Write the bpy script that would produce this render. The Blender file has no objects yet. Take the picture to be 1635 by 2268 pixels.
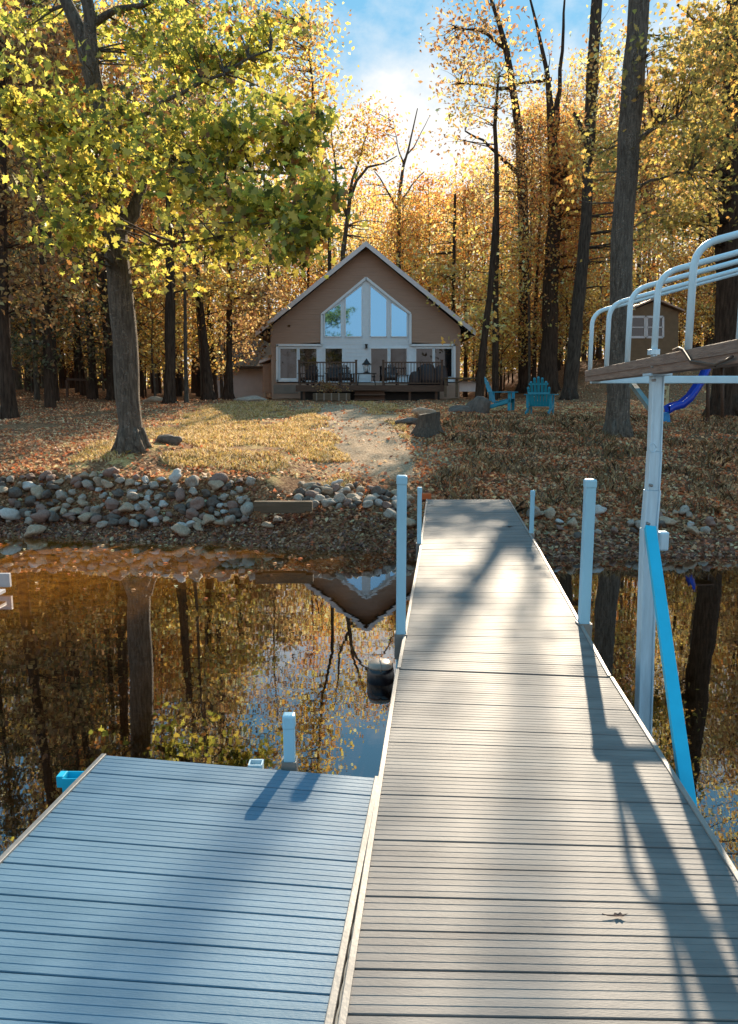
import bpy, math, random
import numpy as np
from mathutils import Vector, Matrix, noise as mnoise
R = math.radians
C = bpy.context.scene.collection
scene = bpy.context.scene
random.seed(7); RNG = np.random.default_rng(7)

# ------------------------------------------------------------------ camera
FPX, CX, CY, PITCH, HC = 1640.0, 817.5, 1134.0, R(8.87), 2.2
cam_d = bpy.data.cameras.new('camera'); cam = bpy.data.objects.new('camera', cam_d); C.objects.link(cam)
cam.location = (0, 0, HC); cam.rotation_euler = (R(90)-PITCH, 0, 0)
cam_d.sensor_fit = 'VERTICAL'; cam_d.sensor_height = 36; cam_d.lens = 36*FPX/2268
cam_d.clip_start = .05; cam_d.clip_end = 3000
scene.camera = cam
# ------------------------------------------------------------------ light and sky
SUN_EL, SUN_AZ = R(27.0), R(13.6)          # azimuth to the right of the view direction
w = bpy.data.worlds.new('World'); scene.world = w; w.use_nodes = True
nt = w.node_tree; nt.nodes.clear()
def N(t, k, **kw):
    n = t.nodes.new(k)
    for a, b in kw.items():
        if a.startswith('i_'):
            key = a[2:]; key = int(key) if key.isdigit() else key.replace('_', ' ')
            n.inputs[key].default_value = b
        else: setattr(n, a, b)
    return n
sky = N(nt, 'ShaderNodeTexSky', sky_type='NISHITA', sun_disc=False, sun_elevation=SUN_EL, sun_rotation=SUN_AZ,
        air_density=1.0, dust_density=.25, ozone_density=2.2)
tc = N(nt, 'ShaderNodeTexCoord')
mp = N(nt, 'ShaderNodeMapping'); mp.inputs['Scale'].default_value = (1, 1, 1.5); mp.inputs['Location'].default_value = (5.1, 2.3, .4)
nz = N(nt, 'ShaderNodeTexNoise', i_Scale=3.6, i_Detail=8.0, i_Roughness=.6)
rp = N(nt, 'ShaderNodeValToRGB'); rp.color_ramp.elements[0].position = .46; rp.color_ramp.elements[1].position = .68
sep = N(nt, 'ShaderNodeSeparateXYZ')
low = N(nt, 'ShaderNodeMapRange'); low.inputs[1].default_value = .50; low.inputs[2].default_value = .27; low.inputs[3].default_value = -.22; low.inputs[4].default_value = .34
add = N(nt, 'ShaderNodeMath', operation='ADD')
mix = N(nt, 'ShaderNodeMixRGB'); mix.inputs[2].default_value = (4.1, 4.05, 3.95, 1)
bg = N(nt, 'ShaderNodeBackground', i_Strength=.125); out = N(nt, 'ShaderNodeOutputWorld')
L = nt.links.new
L(tc.outputs['Generated'], mp.inputs[0]); L(mp.outputs[0], nz.inputs['Vector'])
L(tc.outputs['Generated'], sep.inputs[0]); L(sep.outputs[2], low.inputs[0])
fr = N(nt, 'ShaderNodeMath', operation='LESS_THAN', i_1=0.0)
yw = N(nt, 'ShaderNodeMapRange'); yw.inputs[1].default_value = -.3; yw.inputs[2].default_value = .4; yw.inputs[3].default_value = -.14; yw.inputs[4].default_value = 0.0
L(sep.outputs[1], yw.inputs[0])
a2 = N(nt, 'ShaderNodeMath', operation='ADD')
L(low.outputs[0], add.inputs[0]); L(nz.outputs[0], add.inputs[1]); L(add.outputs[0], a2.inputs[0]); L(yw.outputs[0], a2.inputs[1])
L(a2.outputs[0], rp.inputs[0]); L(rp.outputs[0], mix.inputs[0])
hs = N(nt, 'ShaderNodeHueSaturation', i_Saturation=1.15, i_Value=1.0)
L(sky.outputs[0], hs.inputs['Color'])
sm = N(nt, 'ShaderNodeMixRGB'); sm.inputs[0].default_value = .95; sm.inputs[2].default_value = (.80, 2.15, 3.25, 1)
L(hs.outputs[0], sm.inputs[1]); L(sm.outputs[0], mix.inputs[1])
L(mix.outputs[0], bg.inputs[0]); L(bg.outputs[0], out.inputs[0])
sd = bpy.data.lights.new('sun', 'SUN'); sd.energy = 5.0; sd.angle = R(.5); sd.color = (1, .84, .63)
so = bpy.data.objects.new('sun', sd); C.objects.link(so)
SD = Vector((math.sin(SUN_AZ)*math.cos(SUN_EL), math.cos(SUN_AZ)*math.cos(SUN_EL), math.sin(SUN_EL)))
so.rotation_euler = SD.to_track_quat('Z', 'Y').to_euler(); so.location = (4, 20, 30)
scene.view_settings.view_transform = 'Standard'; scene.view_settings.look = 'None'
scene.view_settings.exposure = 1.08; scene.view_settings.gamma = 1.0
cy = scene.cycles
cy.max_bounces = 7; cy.diffuse_bounces = 3; cy.glossy_bounces = 3; cy.transmission_bounces = 5; cy.transparent_max_bounces = 6
cy.caustics_reflective = False; cy.caustics_refractive = False; cy.sample_clamp_indirect = 6

# ------------------------------------------------------------------ helpers
cP, sP = math.cos(PITCH), math.sin(PITCH)
def ray(px, py):
    x = (px-CX)/FPX; v = (CY-py)/FPX
    return Vector((x, cP+v*sP, -sP+v*cP))
def at(px, py, Y):
    d = ray(px, py); return Vector((0, 0, HC)) + d*(Y/d.y)
def gnd(px, py, z):
    d = ray(px, py); return Vector((0, 0, HC)) + d*((z-HC)/d.z)
def sstep(a, b, t):
    t = min(1, max(0, (t-a)/(b-a))); return t*t*(3-2*t)
def interp(t, pts):
    if t <= pts[0][0]: return pts[0][1]
    for (a, b), (c, d) in zip(pts, pts[1:]):
        if t <= c: return b+(d-b)*(t-a)/(c-a)
    return pts[-1][1]

class MB:
    def __init__(s): s.v = []; s.f = []; s.m = []; s.smooth = []
    def add(s, vs, fs, mi=0, sm=False):
        o = len(s.v); s.v += [tuple(p) for p in vs]
        for f in fs: s.f.append(tuple(i+o for i in f)); s.m.append(mi); s.smooth.append(sm)
        return s
    def box(s, c, sz, rot=None, mi=0):
        hx, hy, hz = sz[0]/2, sz[1]/2, sz[2]/2
        P = [Vector((x, y, z)) for x in (-hx, hx) for y in (-hy, hy) for z in (-hz, hz)]
        if rot is not None: P = [rot @ p for p in P]
        c = Vector(c); P = [p+c for p in P]
        return s.add(P, [(0,1,3,2),(4,6,7,5),(0,4,5,1),(2,3,7,6),(0,2,6,4),(1,5,7,3)], mi)
    def bar(s, a, b, wd, ht, mi=0, upv=(0,0,1)):
        a, b = Vector(a), Vector(b); d = b-a; l = d.length; d.normalize()
        r = d.cross(Vector(upv))
        if r.length < 1e-4: r = Vector((1,0,0))
        r.normalize(); u = r.cross(d)
        M = Matrix((r, d, u)).transposed()
        return s.box((a+b)/2, (wd, l, ht), M, mi)
    def tube(s, pts, rad, n=8, mi=0, cap=True, jit=0):
        pts = [Vector(p) for p in pts]; k = len(pts)
        if not hasattr(rad, '__len__'): rad = [rad]*k
        vs = []; ref = Vector((0, 0, 1))
        for i, p in enumerate(pts):
            d = (pts[min(i+1, k-1)]-pts[max(i-1, 0)]).normalized()
            if i == 0:
                if abs(d.z) > .9: ref = Vector((1, 0, 0))
                u = d.cross(ref).normalized()
            else: u = (u - d*u.dot(d)).normalized()
            vv = d.cross(u)
            for j in range(n):
                a = 2*math.pi*j/n
                rr = rad[i]*(1+(random.uniform(-jit, jit) if jit else 0))
                vs.append(p+(u*math.cos(a)+vv*math.sin(a))*rr)
        fs = [(i*n+j, i*n+(j+1)%n, (i+1)*n+(j+1)%n, (i+1)*n+j) for i in range(k-1) for j in range(n)]
        if cap: fs += [tuple(range(n-1, -1, -1)), tuple(range((k-1)*n, k*n))]
        return s.add(vs, fs, mi, True)
    def prism(s, poly, dv, mi=0):
        n = len(poly); dv = Vector(dv); P = [Vector(p) for p in poly]
        return s.add(P+[p+dv for p in P], [tuple(range(n-1, -1, -1)), tuple(range(n, 2*n))] +
                     [(i, (i+1) % n, (i+1) % n+n, i+n) for i in range(n)], mi)
    def build(s, name, mat, parent=None, bevel=0, loc=None):
        me = bpy.data.meshes.new(name)
        vs = s.v
        if loc is not None: vs = [(a-loc[0], b-loc[1], c-loc[2]) for a, b, c in vs]
        me.from_pydata(vs, [], s.f)
        for m in (mat if isinstance(mat, (list, tuple)) else [mat]): me.materials.append(m)
        me.polygons.foreach_set('material_index', s.m); me.polygons.foreach_set('use_smooth', s.smooth)
        me.validate(); me.update()
        o = bpy.data.objects.new(name, me); C.objects.link(o)
        if loc is not None: o.location = loc
        if parent is not None:
            o.parent = parent; o.matrix_parent_inverse = Matrix.Translation(parent.location).inverted() if loc is None else Matrix()
            if loc is not None: pass
        if bevel:
            b = o.modifiers.new('bevel', 'BEVEL'); b.width = bevel; b.segments = 2; b.limit_method = 'ANGLE'; b.angle_limit = R(40)
        return o
def tag(o, label=None, cat=None, group=None, kind=None):
    if label: o['label'] = label
    if cat: o['category'] = cat
    if group: o['group'] = group
    if kind: o['kind'] = kind
    return o
def empty(name, loc, label, cat, group=None, rz=0):
    o = bpy.data.objects.new(name, None); C.objects.link(o); o.location = loc; o.rotation_euler = (0, 0, rz)
    o.empty_display_size = .2
    return tag(o, label, cat, group)
def copy_tree(o, parent=None):
    c = o.copy(); C.objects.link(c)
    if parent is not None: c.parent = parent
    for ch in list(o.children): copy_tree(ch, c)
    return c

# ------------------------------------------------------------------ materials
def newmat(name):
    m = bpy.data.materials.new(name); m.use_nodes = True; t = m.node_tree
    return m, t, t.nodes['Principled BSDF'], t.nodes['Material Output']
def mat(name, col, rough=.6, spec=.4, var=.15, scale=8, bump=0, bscale=None, metallic=0, stretch=(1,1,1), col2=None, detail=6, coords='Object'):
    m, t, p, o = newmat(name)
    p.inputs['Roughness'].default_value = rough; p.inputs['Specular IOR Level'].default_value = spec; p.inputs['Metallic'].default_value = metallic
    tcn = N(t, 'ShaderNodeTexCoord'); mpn = N(t, 'ShaderNodeMapping'); mpn.inputs['Scale'].default_value = stretch
    nzn = N(t, 'ShaderNodeTexNoise', i_Scale=scale, i_Detail=detail, i_Roughness=.6)
    rpn = N(t, 'ShaderNodeValToRGB'); rpn.color_ramp.elements[0].position = .3; rpn.color_ramp.elements[1].position = .7
    c2 = col2 if col2 else tuple(c*(1+var) for c in col); c1 = col if col2 else tuple(c*(1-var) for c in col)
    rpn.color_ramp.elements[0].color = (*c1, 1); rpn.color_ramp.elements[1].color = (*c2, 1)
    t.links.new(tcn.outputs[coords], mpn.inputs[0]); t.links.new(mpn.outputs[0], nzn.inputs['Vector']); t.links.new(nzn.outputs[0], rpn.inputs[0])
    t.links.new(rpn.outputs[0], p.inputs['Base Color'])
    if bump:
        n2 = N(t, 'ShaderNodeTexNoise', i_Scale=bscale or scale*3, i_Detail=5.0); t.links.new(mpn.outputs[0], n2.inputs['Vector'])
        b = N(t, 'ShaderNodeBump', i_Strength=bump, i_Distance=.02); t.links.new(n2.outputs[0], b.inputs['Height']); t.links.new(b.outputs[0], p.inputs['Normal'])
    return m
def leafmat(name, tint=(1,1,1), trans=.68):
    m, t, p, o = newmat(name); t.nodes.remove(p)
    at_ = N(t, 'ShaderNodeAttribute', attribute_name='leafcol')
    mx = N(t, 'ShaderNodeMixRGB', blend_type='MULTIPLY'); mx.inputs[0].default_value = 1; mx.inputs[2].default_value = (*tint, 1)
    t.links.new(at_.outputs['Color'], mx.inputs[1])
    d = N(t, 'ShaderNodeBsdfDiffuse'); tr = N(t, 'ShaderNodeBsdfTranslucent'); ms = N(t, 'ShaderNodeMixShader'); ms.inputs[0].default_value = trans
    g = N(t, 'ShaderNodeBsdfGlossy', i_Roughness=.45); g.inputs[0].default_value = (.6, .6, .6, 1); m2 = N(t, 'ShaderNodeMixShader'); m2.inputs[0].default_value = .05
    t.links.new(mx.outputs[0], d.inputs[0]); t.links.new(mx.outputs[0], tr.inputs[0])
    t.links.new(d.outputs[0], ms.inputs[1]); t.links.new(tr.outputs[0], ms.inputs[2])
    t.links.new(ms.outputs[0], m2.inputs[1]); t.links.new(g.outputs[0], m2.inputs[2]); t.links.new(m2.outputs[0], o.inputs[0])
    return m
M = {}
M['deck'] = mat('deck_composite', (.135, .125, .122), rough=.57, spec=.2, col2=(.25, .228, .212), scale=1.6, stretch=(1, 6, 1), bump=.12, bscale=55)
M['side_deck_shade_tint'] = mat('shade_tinted_composite', (.085, .165, .235), rough=.50, spec=.34, col2=(.135, .23, .315), scale=1.6, stretch=(1, 6, 1), bump=.12, bscale=55)  # same decking, with the blue of its shade put into the base colour
M['alu'] = mat('aluminium_rail', (.27, .25, .23), rough=.42, metallic=.25, scale=30, var=.12, bump=.05)
M['rope'] = mat('braided_strip', (.34, .31, .27), rough=.8, scale=40)
M['post'] = mat('pale_blue_metal', (.34, .60, .74), rough=.4, spec=.5, scale=6, var=.10, stretch=(1, 1, .3))
M['lift'] = mat('lift_metal', (.55, .72, .82), rough=.35, metallic=.2, scale=9, var=.14, stretch=(4, 4, .5))
M['rail'] = mat('white_blue_tube', (.62, .80, .88), rough=.4, scale=8, var=.06)
M['cyan'] = mat('bright_blue_paint', (.02, .50, .72), rough=.4, scale=8, var=.06)
M['plank'] = mat('weathered_plank', (.20, .13, .10), rough=.8, col2=(.36, .25, .19), scale=5, stretch=(9, .5, 14), bump=.4)
M['cable'] = mat('dark_cable', (.08, .05, .035), rough=.6)
M['bark'] = mat('bark', (.06, .042, .032), rough=.9, spec=.15, col2=(.20, .155, .12), scale=7, stretch=(3, 3, .45), bump=1.0, bscale=22)
M['bark_pale'] = mat('pale_bark', (.10, .08, .06), rough=.9, spec=.15, col2=(.30, .25, .20), scale=7, stretch=(3, 3, .45), bump=1.0, bscale=22)
M['bark_grey'] = mat('grey_oak_bark', (.12, .095, .075), rough=.9, spec=.15, col2=(.38, .32, .26), scale=9, stretch=(3, 3, .4), bump=1.0, bscale=26)
M['bark_dark'] = mat('dark_bark', (.035, .021, .015), rough=.9, spec=.1, col2=(.13, .085, .06), scale=6, stretch=(3, 3, .4), bump=.7)
M['siding'] = mat('brown_siding', (.42, .26, .18), rough=.6, scale=3, var=.07, stretch=(.5, 1, 4))
M['siding_light'] = mat('tan_foundation', (.26, .21, .17), rough=.8, scale=4, var=.15)
M['trim'] = mat('white_trim', (.80, .82, .84), rough=.5, scale=5, var=.04)
M['panel'] = mat('white_boards', (.74, .80, .85), rough=.5, scale=6, var=.05)
M['fascia'] = mat('fascia', (.70, .63, .62), rough=.6, scale=6, var=.08)
M['roof'] = mat('shingle', (.07, .06, .055), rough=.9, scale=30, var=.4, bump=.6)
M['soffit'] = mat('soffit', (.12, .075, .045), rough=.7)
M['porch'] = mat('porch_wood', (.10, .055, .035), rough=.75, scale=6, var=.3, stretch=(.5, 6, 6))
M['dark_wood'] = mat('dark_furniture', (.035, .022, .022), rough=.5, scale=8, var=.3)
M['black'] = mat('black_metal', (.012, .011, .012), rough=.45, scale=8, var=.3)
M['blue_chair'] = mat('teal_blue_plastic', (.015, .25, .36), rough=.45, scale=8, var=.1)
M['slide'] = mat('blue_slide', (.004, .04, .42), rough=.35, scale=4, var=.1)
M['cyan_cloth'] = mat('light_blue_plastic', (.03, .25, .55), rough=.5)
M['yellow'] = mat('cream_plastic', (.65, .52, .28), rough=.5)
M['shed'] = mat('olive_shed_siding', (.19, .115, .06), rough=.7, scale=4, var=.15)
M['garage'] = mat('garage_white', (.85, .74, .68), rough=.7, scale=3, var=.06)
M['stump'] = mat('stump_wood', (.07, .055, .045), rough=.9, col2=(.20, .16, .12), scale=7, stretch=(4, 4, .6), bump=.8)
M['cutwood'] = mat('cut_wood', (.22, .17, .12), rough=.9, scale=8, var=.3)
M['timber'] = mat('landscape_timber', (.09, .06, .035), rough=.9, col2=(.16, .11, .07), scale=5, stretch=(.6, 5, 5), bump=.5)
M['lumber'] = mat('fresh_lumber', (.60, .42, .15), rough=.8)
M['white'] = mat('white_plastic', (.50, .46, .46), rough=.5, scale=12, var=.08)
M['rubber'] = mat('black_plastic', (.010, .007, .010), rough=.28, spec=.6, scale=5, var=.2)
M['tan'] = mat('tan_plastic', (.38, .30, .24), rough=.35, scale=7, var=.2)
M['orange'] = mat('orange_clay', (.55, .12, .03), rough=.8)
M['deadleaf'] = mat('dead_leaf', (.05, .025, .02), rough=.7, var=.3)
for nm, a, b in (('grey', (.24, .20, .165), (.46, .39, .32)), ('tan', (.29, .205, .14), (.50, .38, .27)), ('dark', (.08, .06, .05), (.17, .135, .11)),
                 ('pale', (.38, .35, .32), (.58, .54, .50)), ('reddish', (.19, .11, .085), (.30, .19, .15))):
    M['rock_'+nm] = mat('stone_'+nm, a, rough=.75, col2=b, scale=5, bump=.5, bscale=20)
# glass: blue of the reflected sky is put into the upper panes' colour
m, t, p, o = newmat('sky_tinted_glass'); p.inputs['Base Color'].default_value = (.17, .39, .64, 1); p.inputs['Metallic'].default_value = .9; p.inputs['Roughness'].default_value = .03
nn = N(t, 'ShaderNodeTexNoise', i_Scale=1.2); bb = N(t, 'ShaderNodeBump', i_Strength=.04); t.links.new(nn.outputs[0], bb.inputs['Height']); t.links.new(bb.outputs[0], p.inputs['Normal']); M['glass_up'] = m
m, t, p, o = newmat('door_glass'); p.inputs['Base Color'].default_value = (.06, .06, .065, 1); p.inputs['Metallic'].default_value = .85; p.inputs['Roughness'].default_value = .03
nn = N(t, 'ShaderNodeTexNoise', i_Scale=1.2); bb = N(t, 'ShaderNodeBump', i_Strength=.05); t.links.new(nn.outputs[0], bb.inputs['Height']); t.links.new(bb.outputs[0], p.inputs['Normal']); M['glass'] = m
# water
m, t, p, o = newmat('lake_water'); t.nodes.remove(p)
g = N(t, 'ShaderNodeBsdfGlossy', i_Roughness=.012); g.inputs[0].default_value = (.95, .97, 1, 1)
tr = N(t, 'ShaderNodeBsdfTransparent'); tr.inputs[0].default_value = (.93, .70, .38, 1)
lw = N(t, 'ShaderNodeLayerWeight', i_Blend=.5); pw = N(t, 'ShaderNodeMath', operation='POWER', i_1=2.5); t.links.new(lw.outputs['Facing'], pw.inputs[0])
fz = N(t, 'ShaderNodeMapRange'); fz.inputs[3].default_value = .07; t.links.new(pw.outputs[0], fz.inputs[0]); ms = N(t, 'ShaderNodeMixShader')
tcn = N(t, 'ShaderNodeTexCoord'); mpn = N(t, 'ShaderNodeMapping'); mpn.inputs['Scale'].default_value = (.8, 1.6, 1)
n1 = N(t, 'ShaderNodeTexNoise', i_Scale=1.6, i_Detail=2.0); n2 = N(t, 'ShaderNodeTexNoise', i_Scale=9.0, i_Detail=2.0)
ad = N(t, 'ShaderNodeMath', operation='MULTIPLY_ADD'); ad.inputs[1].default_value = .10
bp = N(t, 'ShaderNodeBump', i_Strength=.016, i_Distance=.05)
t.links.new(tcn.outputs['Object'], mpn.inputs[0]); t.links.new(mpn.outputs[0], n1.inputs['Vector']); t.links.new(mpn.outputs[0], n2.inputs['Vector'])
t.links.new(n2.outputs[0], ad.inputs[0]); t.links.new(n1.outputs[0], ad.inputs[2]); t.links.new(ad.outputs[0], bp.inputs['Height'])
t.links.new(bp.outputs[0], g.inputs['Normal'])
t.links.new(fz.outputs[0], ms.inputs[0]); t.links.new(tr.outputs[0], ms.inputs[1]); t.links.new(g.outputs[0], ms.inputs[2]); t.links.new(ms.outputs[0], o.inputs[0])
M['water'] = m
for k_ in ('bark', 'bark_grey', 'bark_dark', 'bark_pale', 'stump'):
    t = M[k_].node_tree; bn = [n for n in t.nodes if n.type == 'BUMP'][0]; bn.inputs['Distance'].default_value = .05
    tcn = N(t, 'ShaderNodeTexCoord'); mpn = N(t, 'ShaderNodeMapping'); mpn.inputs['Scale'].default_value = (14, 14, 2.2); vo = N(t, 'ShaderNodeTexVoronoi', feature='DISTANCE_TO_EDGE')
    nn = N(t, 'ShaderNodeTexNoise', i_Scale=3.0); ma = N(t, 'ShaderNodeMixRGB'); ma.inputs[0].default_value = .25
    t.links.new(tcn.outputs['Object'], ma.inputs[1]); t.links.new(tcn.outputs['Object'], nn.inputs['Vector']); t.links.new(nn.outputs['Color'], ma.inputs[2]); t.links.new(ma.outputs[0], mpn.inputs[0]); t.links.new(mpn.outputs[0], vo.inputs['Vector'])
    rr_ = N(t, 'ShaderNodeMapRange'); rr_.inputs[2].default_value = .22; t.links.new(vo.outputs['Distance'], rr_.inputs[0])
    mu = N(t, 'ShaderNodeMath', operation='MULTIPLY_ADD'); mu.inputs[1].default_value = .8; t.links.new(rr_.outputs[0], mu.inputs[0]); t.links.new(bn.inputs['Height'].links[0].from_socket, mu.inputs[2]); t.links.new(mu.outputs[0], bn.inputs['Height'])
# leaf palettes
PAL = {
 'yellowgreen': [((.58,.52,.09),5), ((.38,.39,.07),4), ((.16,.19,.04),3), ((.70,.54,.10),4), ((.30,.14,.04),1), ((.10,.10,.03),1)],
 'gold': [((.80,.54,.14),4), ((.74,.40,.09),3), ((.80,.66,.32),3), ((.42,.22,.09),2)],
 'orange': [((.72,.36,.10),4), ((.62,.25,.07),2), ((.78,.50,.15),4), ((.34,.15,.06),2)],
 'brown': [((.42,.24,.10),4), ((.60,.40,.16),3), ((.24,.12,.06),3), ((.68,.50,.22),2)],
 'olive': [((.42,.34,.08),4), ((.56,.40,.10),3), ((.20,.16,.05),3), ((.62,.32,.08),2)],
 'conifer': [((.12,.12,.05),4), ((.20,.16,.07),3), ((.28,.17,.09),2)],
 'litter': [((.46,.20,.09),4), ((.66,.38,.21),4), ((.25,.10,.055),3), ((.80,.54,.32),3), ((.54,.17,.07),3)],
}
M['leaf'] = leafmat('leaves')
M['leaf_warm'] = leafmat('leaves_warm', (1.05, .92, .84))
M['leaf_dull'] = leafmat('leaves_dull', (.75, .68, .62), .45)
M['blade'] = leafmat('grass_blades', trans=.4)

def leaf_mesh(name, cen, nrm, size, pal, mats, parent=None, shape='diamond', extra=None):
    """cen (n,3), nrm (n,3) random normals, size (n,) -> one mesh of leaves with a colour per leaf"""
    n = len(cen)
    if n == 0: return None
    a = RNG.normal(size=(n, 3)); u = np.cross(nrm, a); u /= np.linalg.norm(u, axis=1)[:, None]+1e-9; v = np.cross(nrm, u)
    if shape == 'lobed':
        prof = [(0,-.55),(.16,-.2),(.34,-.12),(.22,.08),(.40,.25),(.14,.36),(0,.6),(-.14,.36),(-.40,.25),(-.22,.08),(-.34,-.12),(-.16,-.2)]
    elif shape == 'blade': prof = [(-.035,0),(.035,0),(0,1)]
    else: prof = [(0,-.55),(.34,-.02),(0,.55),(-.34,-.02)]
    k = len(prof)
    V = np.empty((n, k, 3))
    for i, (px, py) in enumerate(prof):
        V[:, i] = cen + (u*px + v*py + nrm*(abs(px)*.45))*size[:, None]
    me = bpy.data.meshes.new(name)
    me.vertices.add(n*k); me.vertices.foreach_set('co', V.reshape(-1).astype(np.float32))
    me.loops.add(n*k); me.loops.foreach_set('vertex_index', np.arange(n*k, dtype=np.int32))
    me.polygons.add(n); me.polygons.foreach_set('loop_start', np.arange(0, n*k, k, dtype=np.int32))
    try: me.polygons.foreach_set('loop_total', np.full(n, k, dtype=np.int32))
    except Exception: pass
    cols = np.array([c for c, q in pal]); pr = np.array([q for c, q in pal], float); pr /= pr.sum()
    base = np.minimum(.85, cols[RNG.choice(len(cols), n, p=pr)]*RNG.uniform(.85, 1.5, (n, 1)))
    if extra is not None: base = base*extra
    ca = me.color_attributes.new('leafcol', 'FLOAT_COLOR', 'POINT')
    rgba = np.ones((n, k, 4), np.float32); rgba[:, :, :3] = base[:, None, :]
    ca.data.foreach_set('color', rgba.reshape(-1))
    me.materials.append(mats); me.update(calc_edges=True); me.validate()
    o = bpy.data.objects.new(name, me); C.objects.link(o)
    if parent is not None: o.parent = parent; o.matrix_parent_inverse = Matrix.Translation(parent.location).inverted()
    return o
def rnd_normals(n, up=.5):
    a = RNG.normal(size=(n, 3)); a[:, 2] += up*np.sign(RNG.uniform(-.2, 1, n)); return a/np.linalg.norm(a, axis=1)[:, None]
def clumps_in(blobs, per):
    """blobs: (cx,cy,cz,rx,ry,rz,n clumps) -> clump centres"""
    out_ = []
    for (x, y, z, rx, ry, rz, n) in blobs:
        d = RNG.normal(size=(n, 3)); d /= np.linalg.norm(d, axis=1)[:, None]
        r = np.clip(np.abs(RNG.normal(.62, .30, n)), .05, 1.45)
        out_.append(np.array([x, y, z]) + d*r[:, None]*np.array([rx, ry, rz]))
    return np.concatenate(out_)
def leaves_from(cl, per, spread, size, droop=.0):
    n = len(cl)*per
    c = np.repeat(cl, per, 0) + RNG.normal(size=(n, 3))*np.array([spread, spread, spread*.55])
    return c, rnd_normals(n), RNG.uniform(.65, 1.25, n)*size
def wobble(a, b, n, amp):
    a, b = Vector(a), Vector(b); L_ = (b-a).length
    off = Vector((random.uniform(-1, 1), random.uniform(-1, 1), random.uniform(-.3, 1)))*amp*L_
    return [a.lerp(b, i/n) + off*math.sin(math.pi*i/n) + Vector((random.uniform(-1, 1), random.uniform(-1, 1), random.uniform(-1, 1)))*amp*L_*.15*(0 < i < n) for i in range(n+1)]

# ------------------------------------------------------------------ terrain
def yw_(x): return interp(x, [(-30, 13), (-7, 11.6), (-4, 11.3), (-1.5, 10.75), (-.3, 10.6), (.8, 10.0), (3, 9.9), (8, 10.4), (30, 14)])+.12*math.sin(x*2.1)+.06*math.sin(x*5.3+1)
def hgt(x, y, rough=True):
    if y < -60: return -1.3 + 3.2*sstep(-150, -185, y) + 6*sstep(-190, -300, y)
    s = yw_(x); q = y-s
    if q < 0:
        sl = .05+.035*sstep(-3, -.8, x)+.16*sstep(-.5, 3, x)
        z = -min(1.3, -q*sl*(1+.12*max(0, -q)*.3))
    else:
        tL = interp(q, [(0, 0), (.35, .10), (.65, .22), (1.4, .82), (1.9, .92), (3.9, 1.22), (9.4, 1.52), (14.4, 1.88), (19.4, 2.03), (60, 2.4), (300, 8)])
        tR = interp(q+.6*(1-sstep(-.3, .8, x))*min(1, q/.5), [(0, 0), (.8, .22), (1.4, .48), (3, .80), (7, 1.35), (15, 1.88), (20, 2.0), (60, 2.4), (300, 8)])
        k = sstep(-1.9, -.9, x) if x > -3 else 0
        z = tL*(1-k)+tR*k
        # gap with the timber
        if -2.4 < x < -.9: z -= 0
        z += 2.1*sstep(26, 40, y)*sstep(6, 13, x)
        z += .5*sstep(20, 40, y)*sstep(-8, -16, x)
        if 12.4 < y < 16: z += .18*math.exp(-((x+4.5)**2+(y-14.2)**2)/1.2)
        if rough:
            z += .05*sstep(.3, 2, q)*(mnoise.noise(Vector((x*.9, y*.9, 0)))*1.2 + mnoise.noise(Vector((x*2.7, y*2.7, 3)))*.6)
            if x > 2: z += .10*sstep(1, 3, q)*mnoise.noise(Vector((x*1.3, y*1.3, 9)))
    return z
xs = sorted(set([round(v, 3) for v in np.concatenate([np.linspace(-9, 9, 181), np.linspace(-30, 30, 101), np.linspace(-400, 400, 41)])]))
ys = sorted(set([round(v, 3) for v in np.concatenate([np.linspace(2, 20, 181), np.linspace(20, 45, 90), np.linspace(45, 110, 40), np.linspace(-300, 2, 60), np.linspace(110, 400, 16)])]))
nx, ny = len(xs), len(ys)
vs = [(x, y, hgt(x, y)) for y in ys for x in xs]
fs = [(j*nx+i, j*nx+i+1, (j+1)*nx+i+1, (j+1)*nx+i) for j in range(ny-1) for i in range(nx-1)]
gm = MB(); gm.add(vs, fs, 0, True)
m, t, p, o = newmat('ground_soil'); p.inputs['Roughness'].default_value = .95; p.inputs['Specular IOR Level'].default_value = .1
tcn = N(t, 'ShaderNodeTexCoord'); sp = N(t, 'ShaderNodeSeparateXYZ'); t.links.new(tcn.outputs['Object'], sp.inputs[0])
def ramp(t, src, els):
    r = N(t, 'ShaderNodeValToRGB'); e = r.color_ramp.elements
    while len(e) < len(els): e.new(.5)
    for el, (po, c) in zip(e, els): el.position = po; el.color = (*c, 1)
    t.links.new(src, r.inputs[0]); return r.outputs[0]
def noi(t, sc, det=6, vec=None, ro=.6):
    n = N(t, 'ShaderNodeTexNoise', i_Scale=sc, i_Detail=float(det), i_Roughness=ro); t.links.new(vec or tcn.outputs['Object'], n.inputs['Vector']); return n.outputs[0]
def mixc(t, f, a, b):
    x = N(t, 'ShaderNodeMixRGB')
    for i, v in ((0, f), (1, a), (2, b)):
        if isinstance(v, (int, float)): x.inputs[i].default_value = v
        elif isinstance(v, tuple): x.inputs[i].default_value = (*v, 1)
        else: t.links.new(v, x.inputs[i])
    return x.outputs[0]
def mr(t, src, a, b, c=0, d=1):
    x = N(t, 'ShaderNodeMapRange'); x.interpolation_type = 'SMOOTHSTEP'; t.links.new(src, x.inputs[0])
    for i, v in zip((1, 2, 3, 4), (a, b, c, d)): x.inputs[i].default_value = v
    return x.outputs[0]
def mth(t, op, a, b):
    x = N(t, 'ShaderNodeMath', operation=op)
    for i, v in ((0, a), (1, b)):
        if isinstance(v, (int, float)): x.inputs[i].default_value = v
        else: t.links.new(v, x.inputs[i])
    return x.outputs[0]
fine = noi(t, 22, 8); med = noi(t, 2.2, 5)
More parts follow.
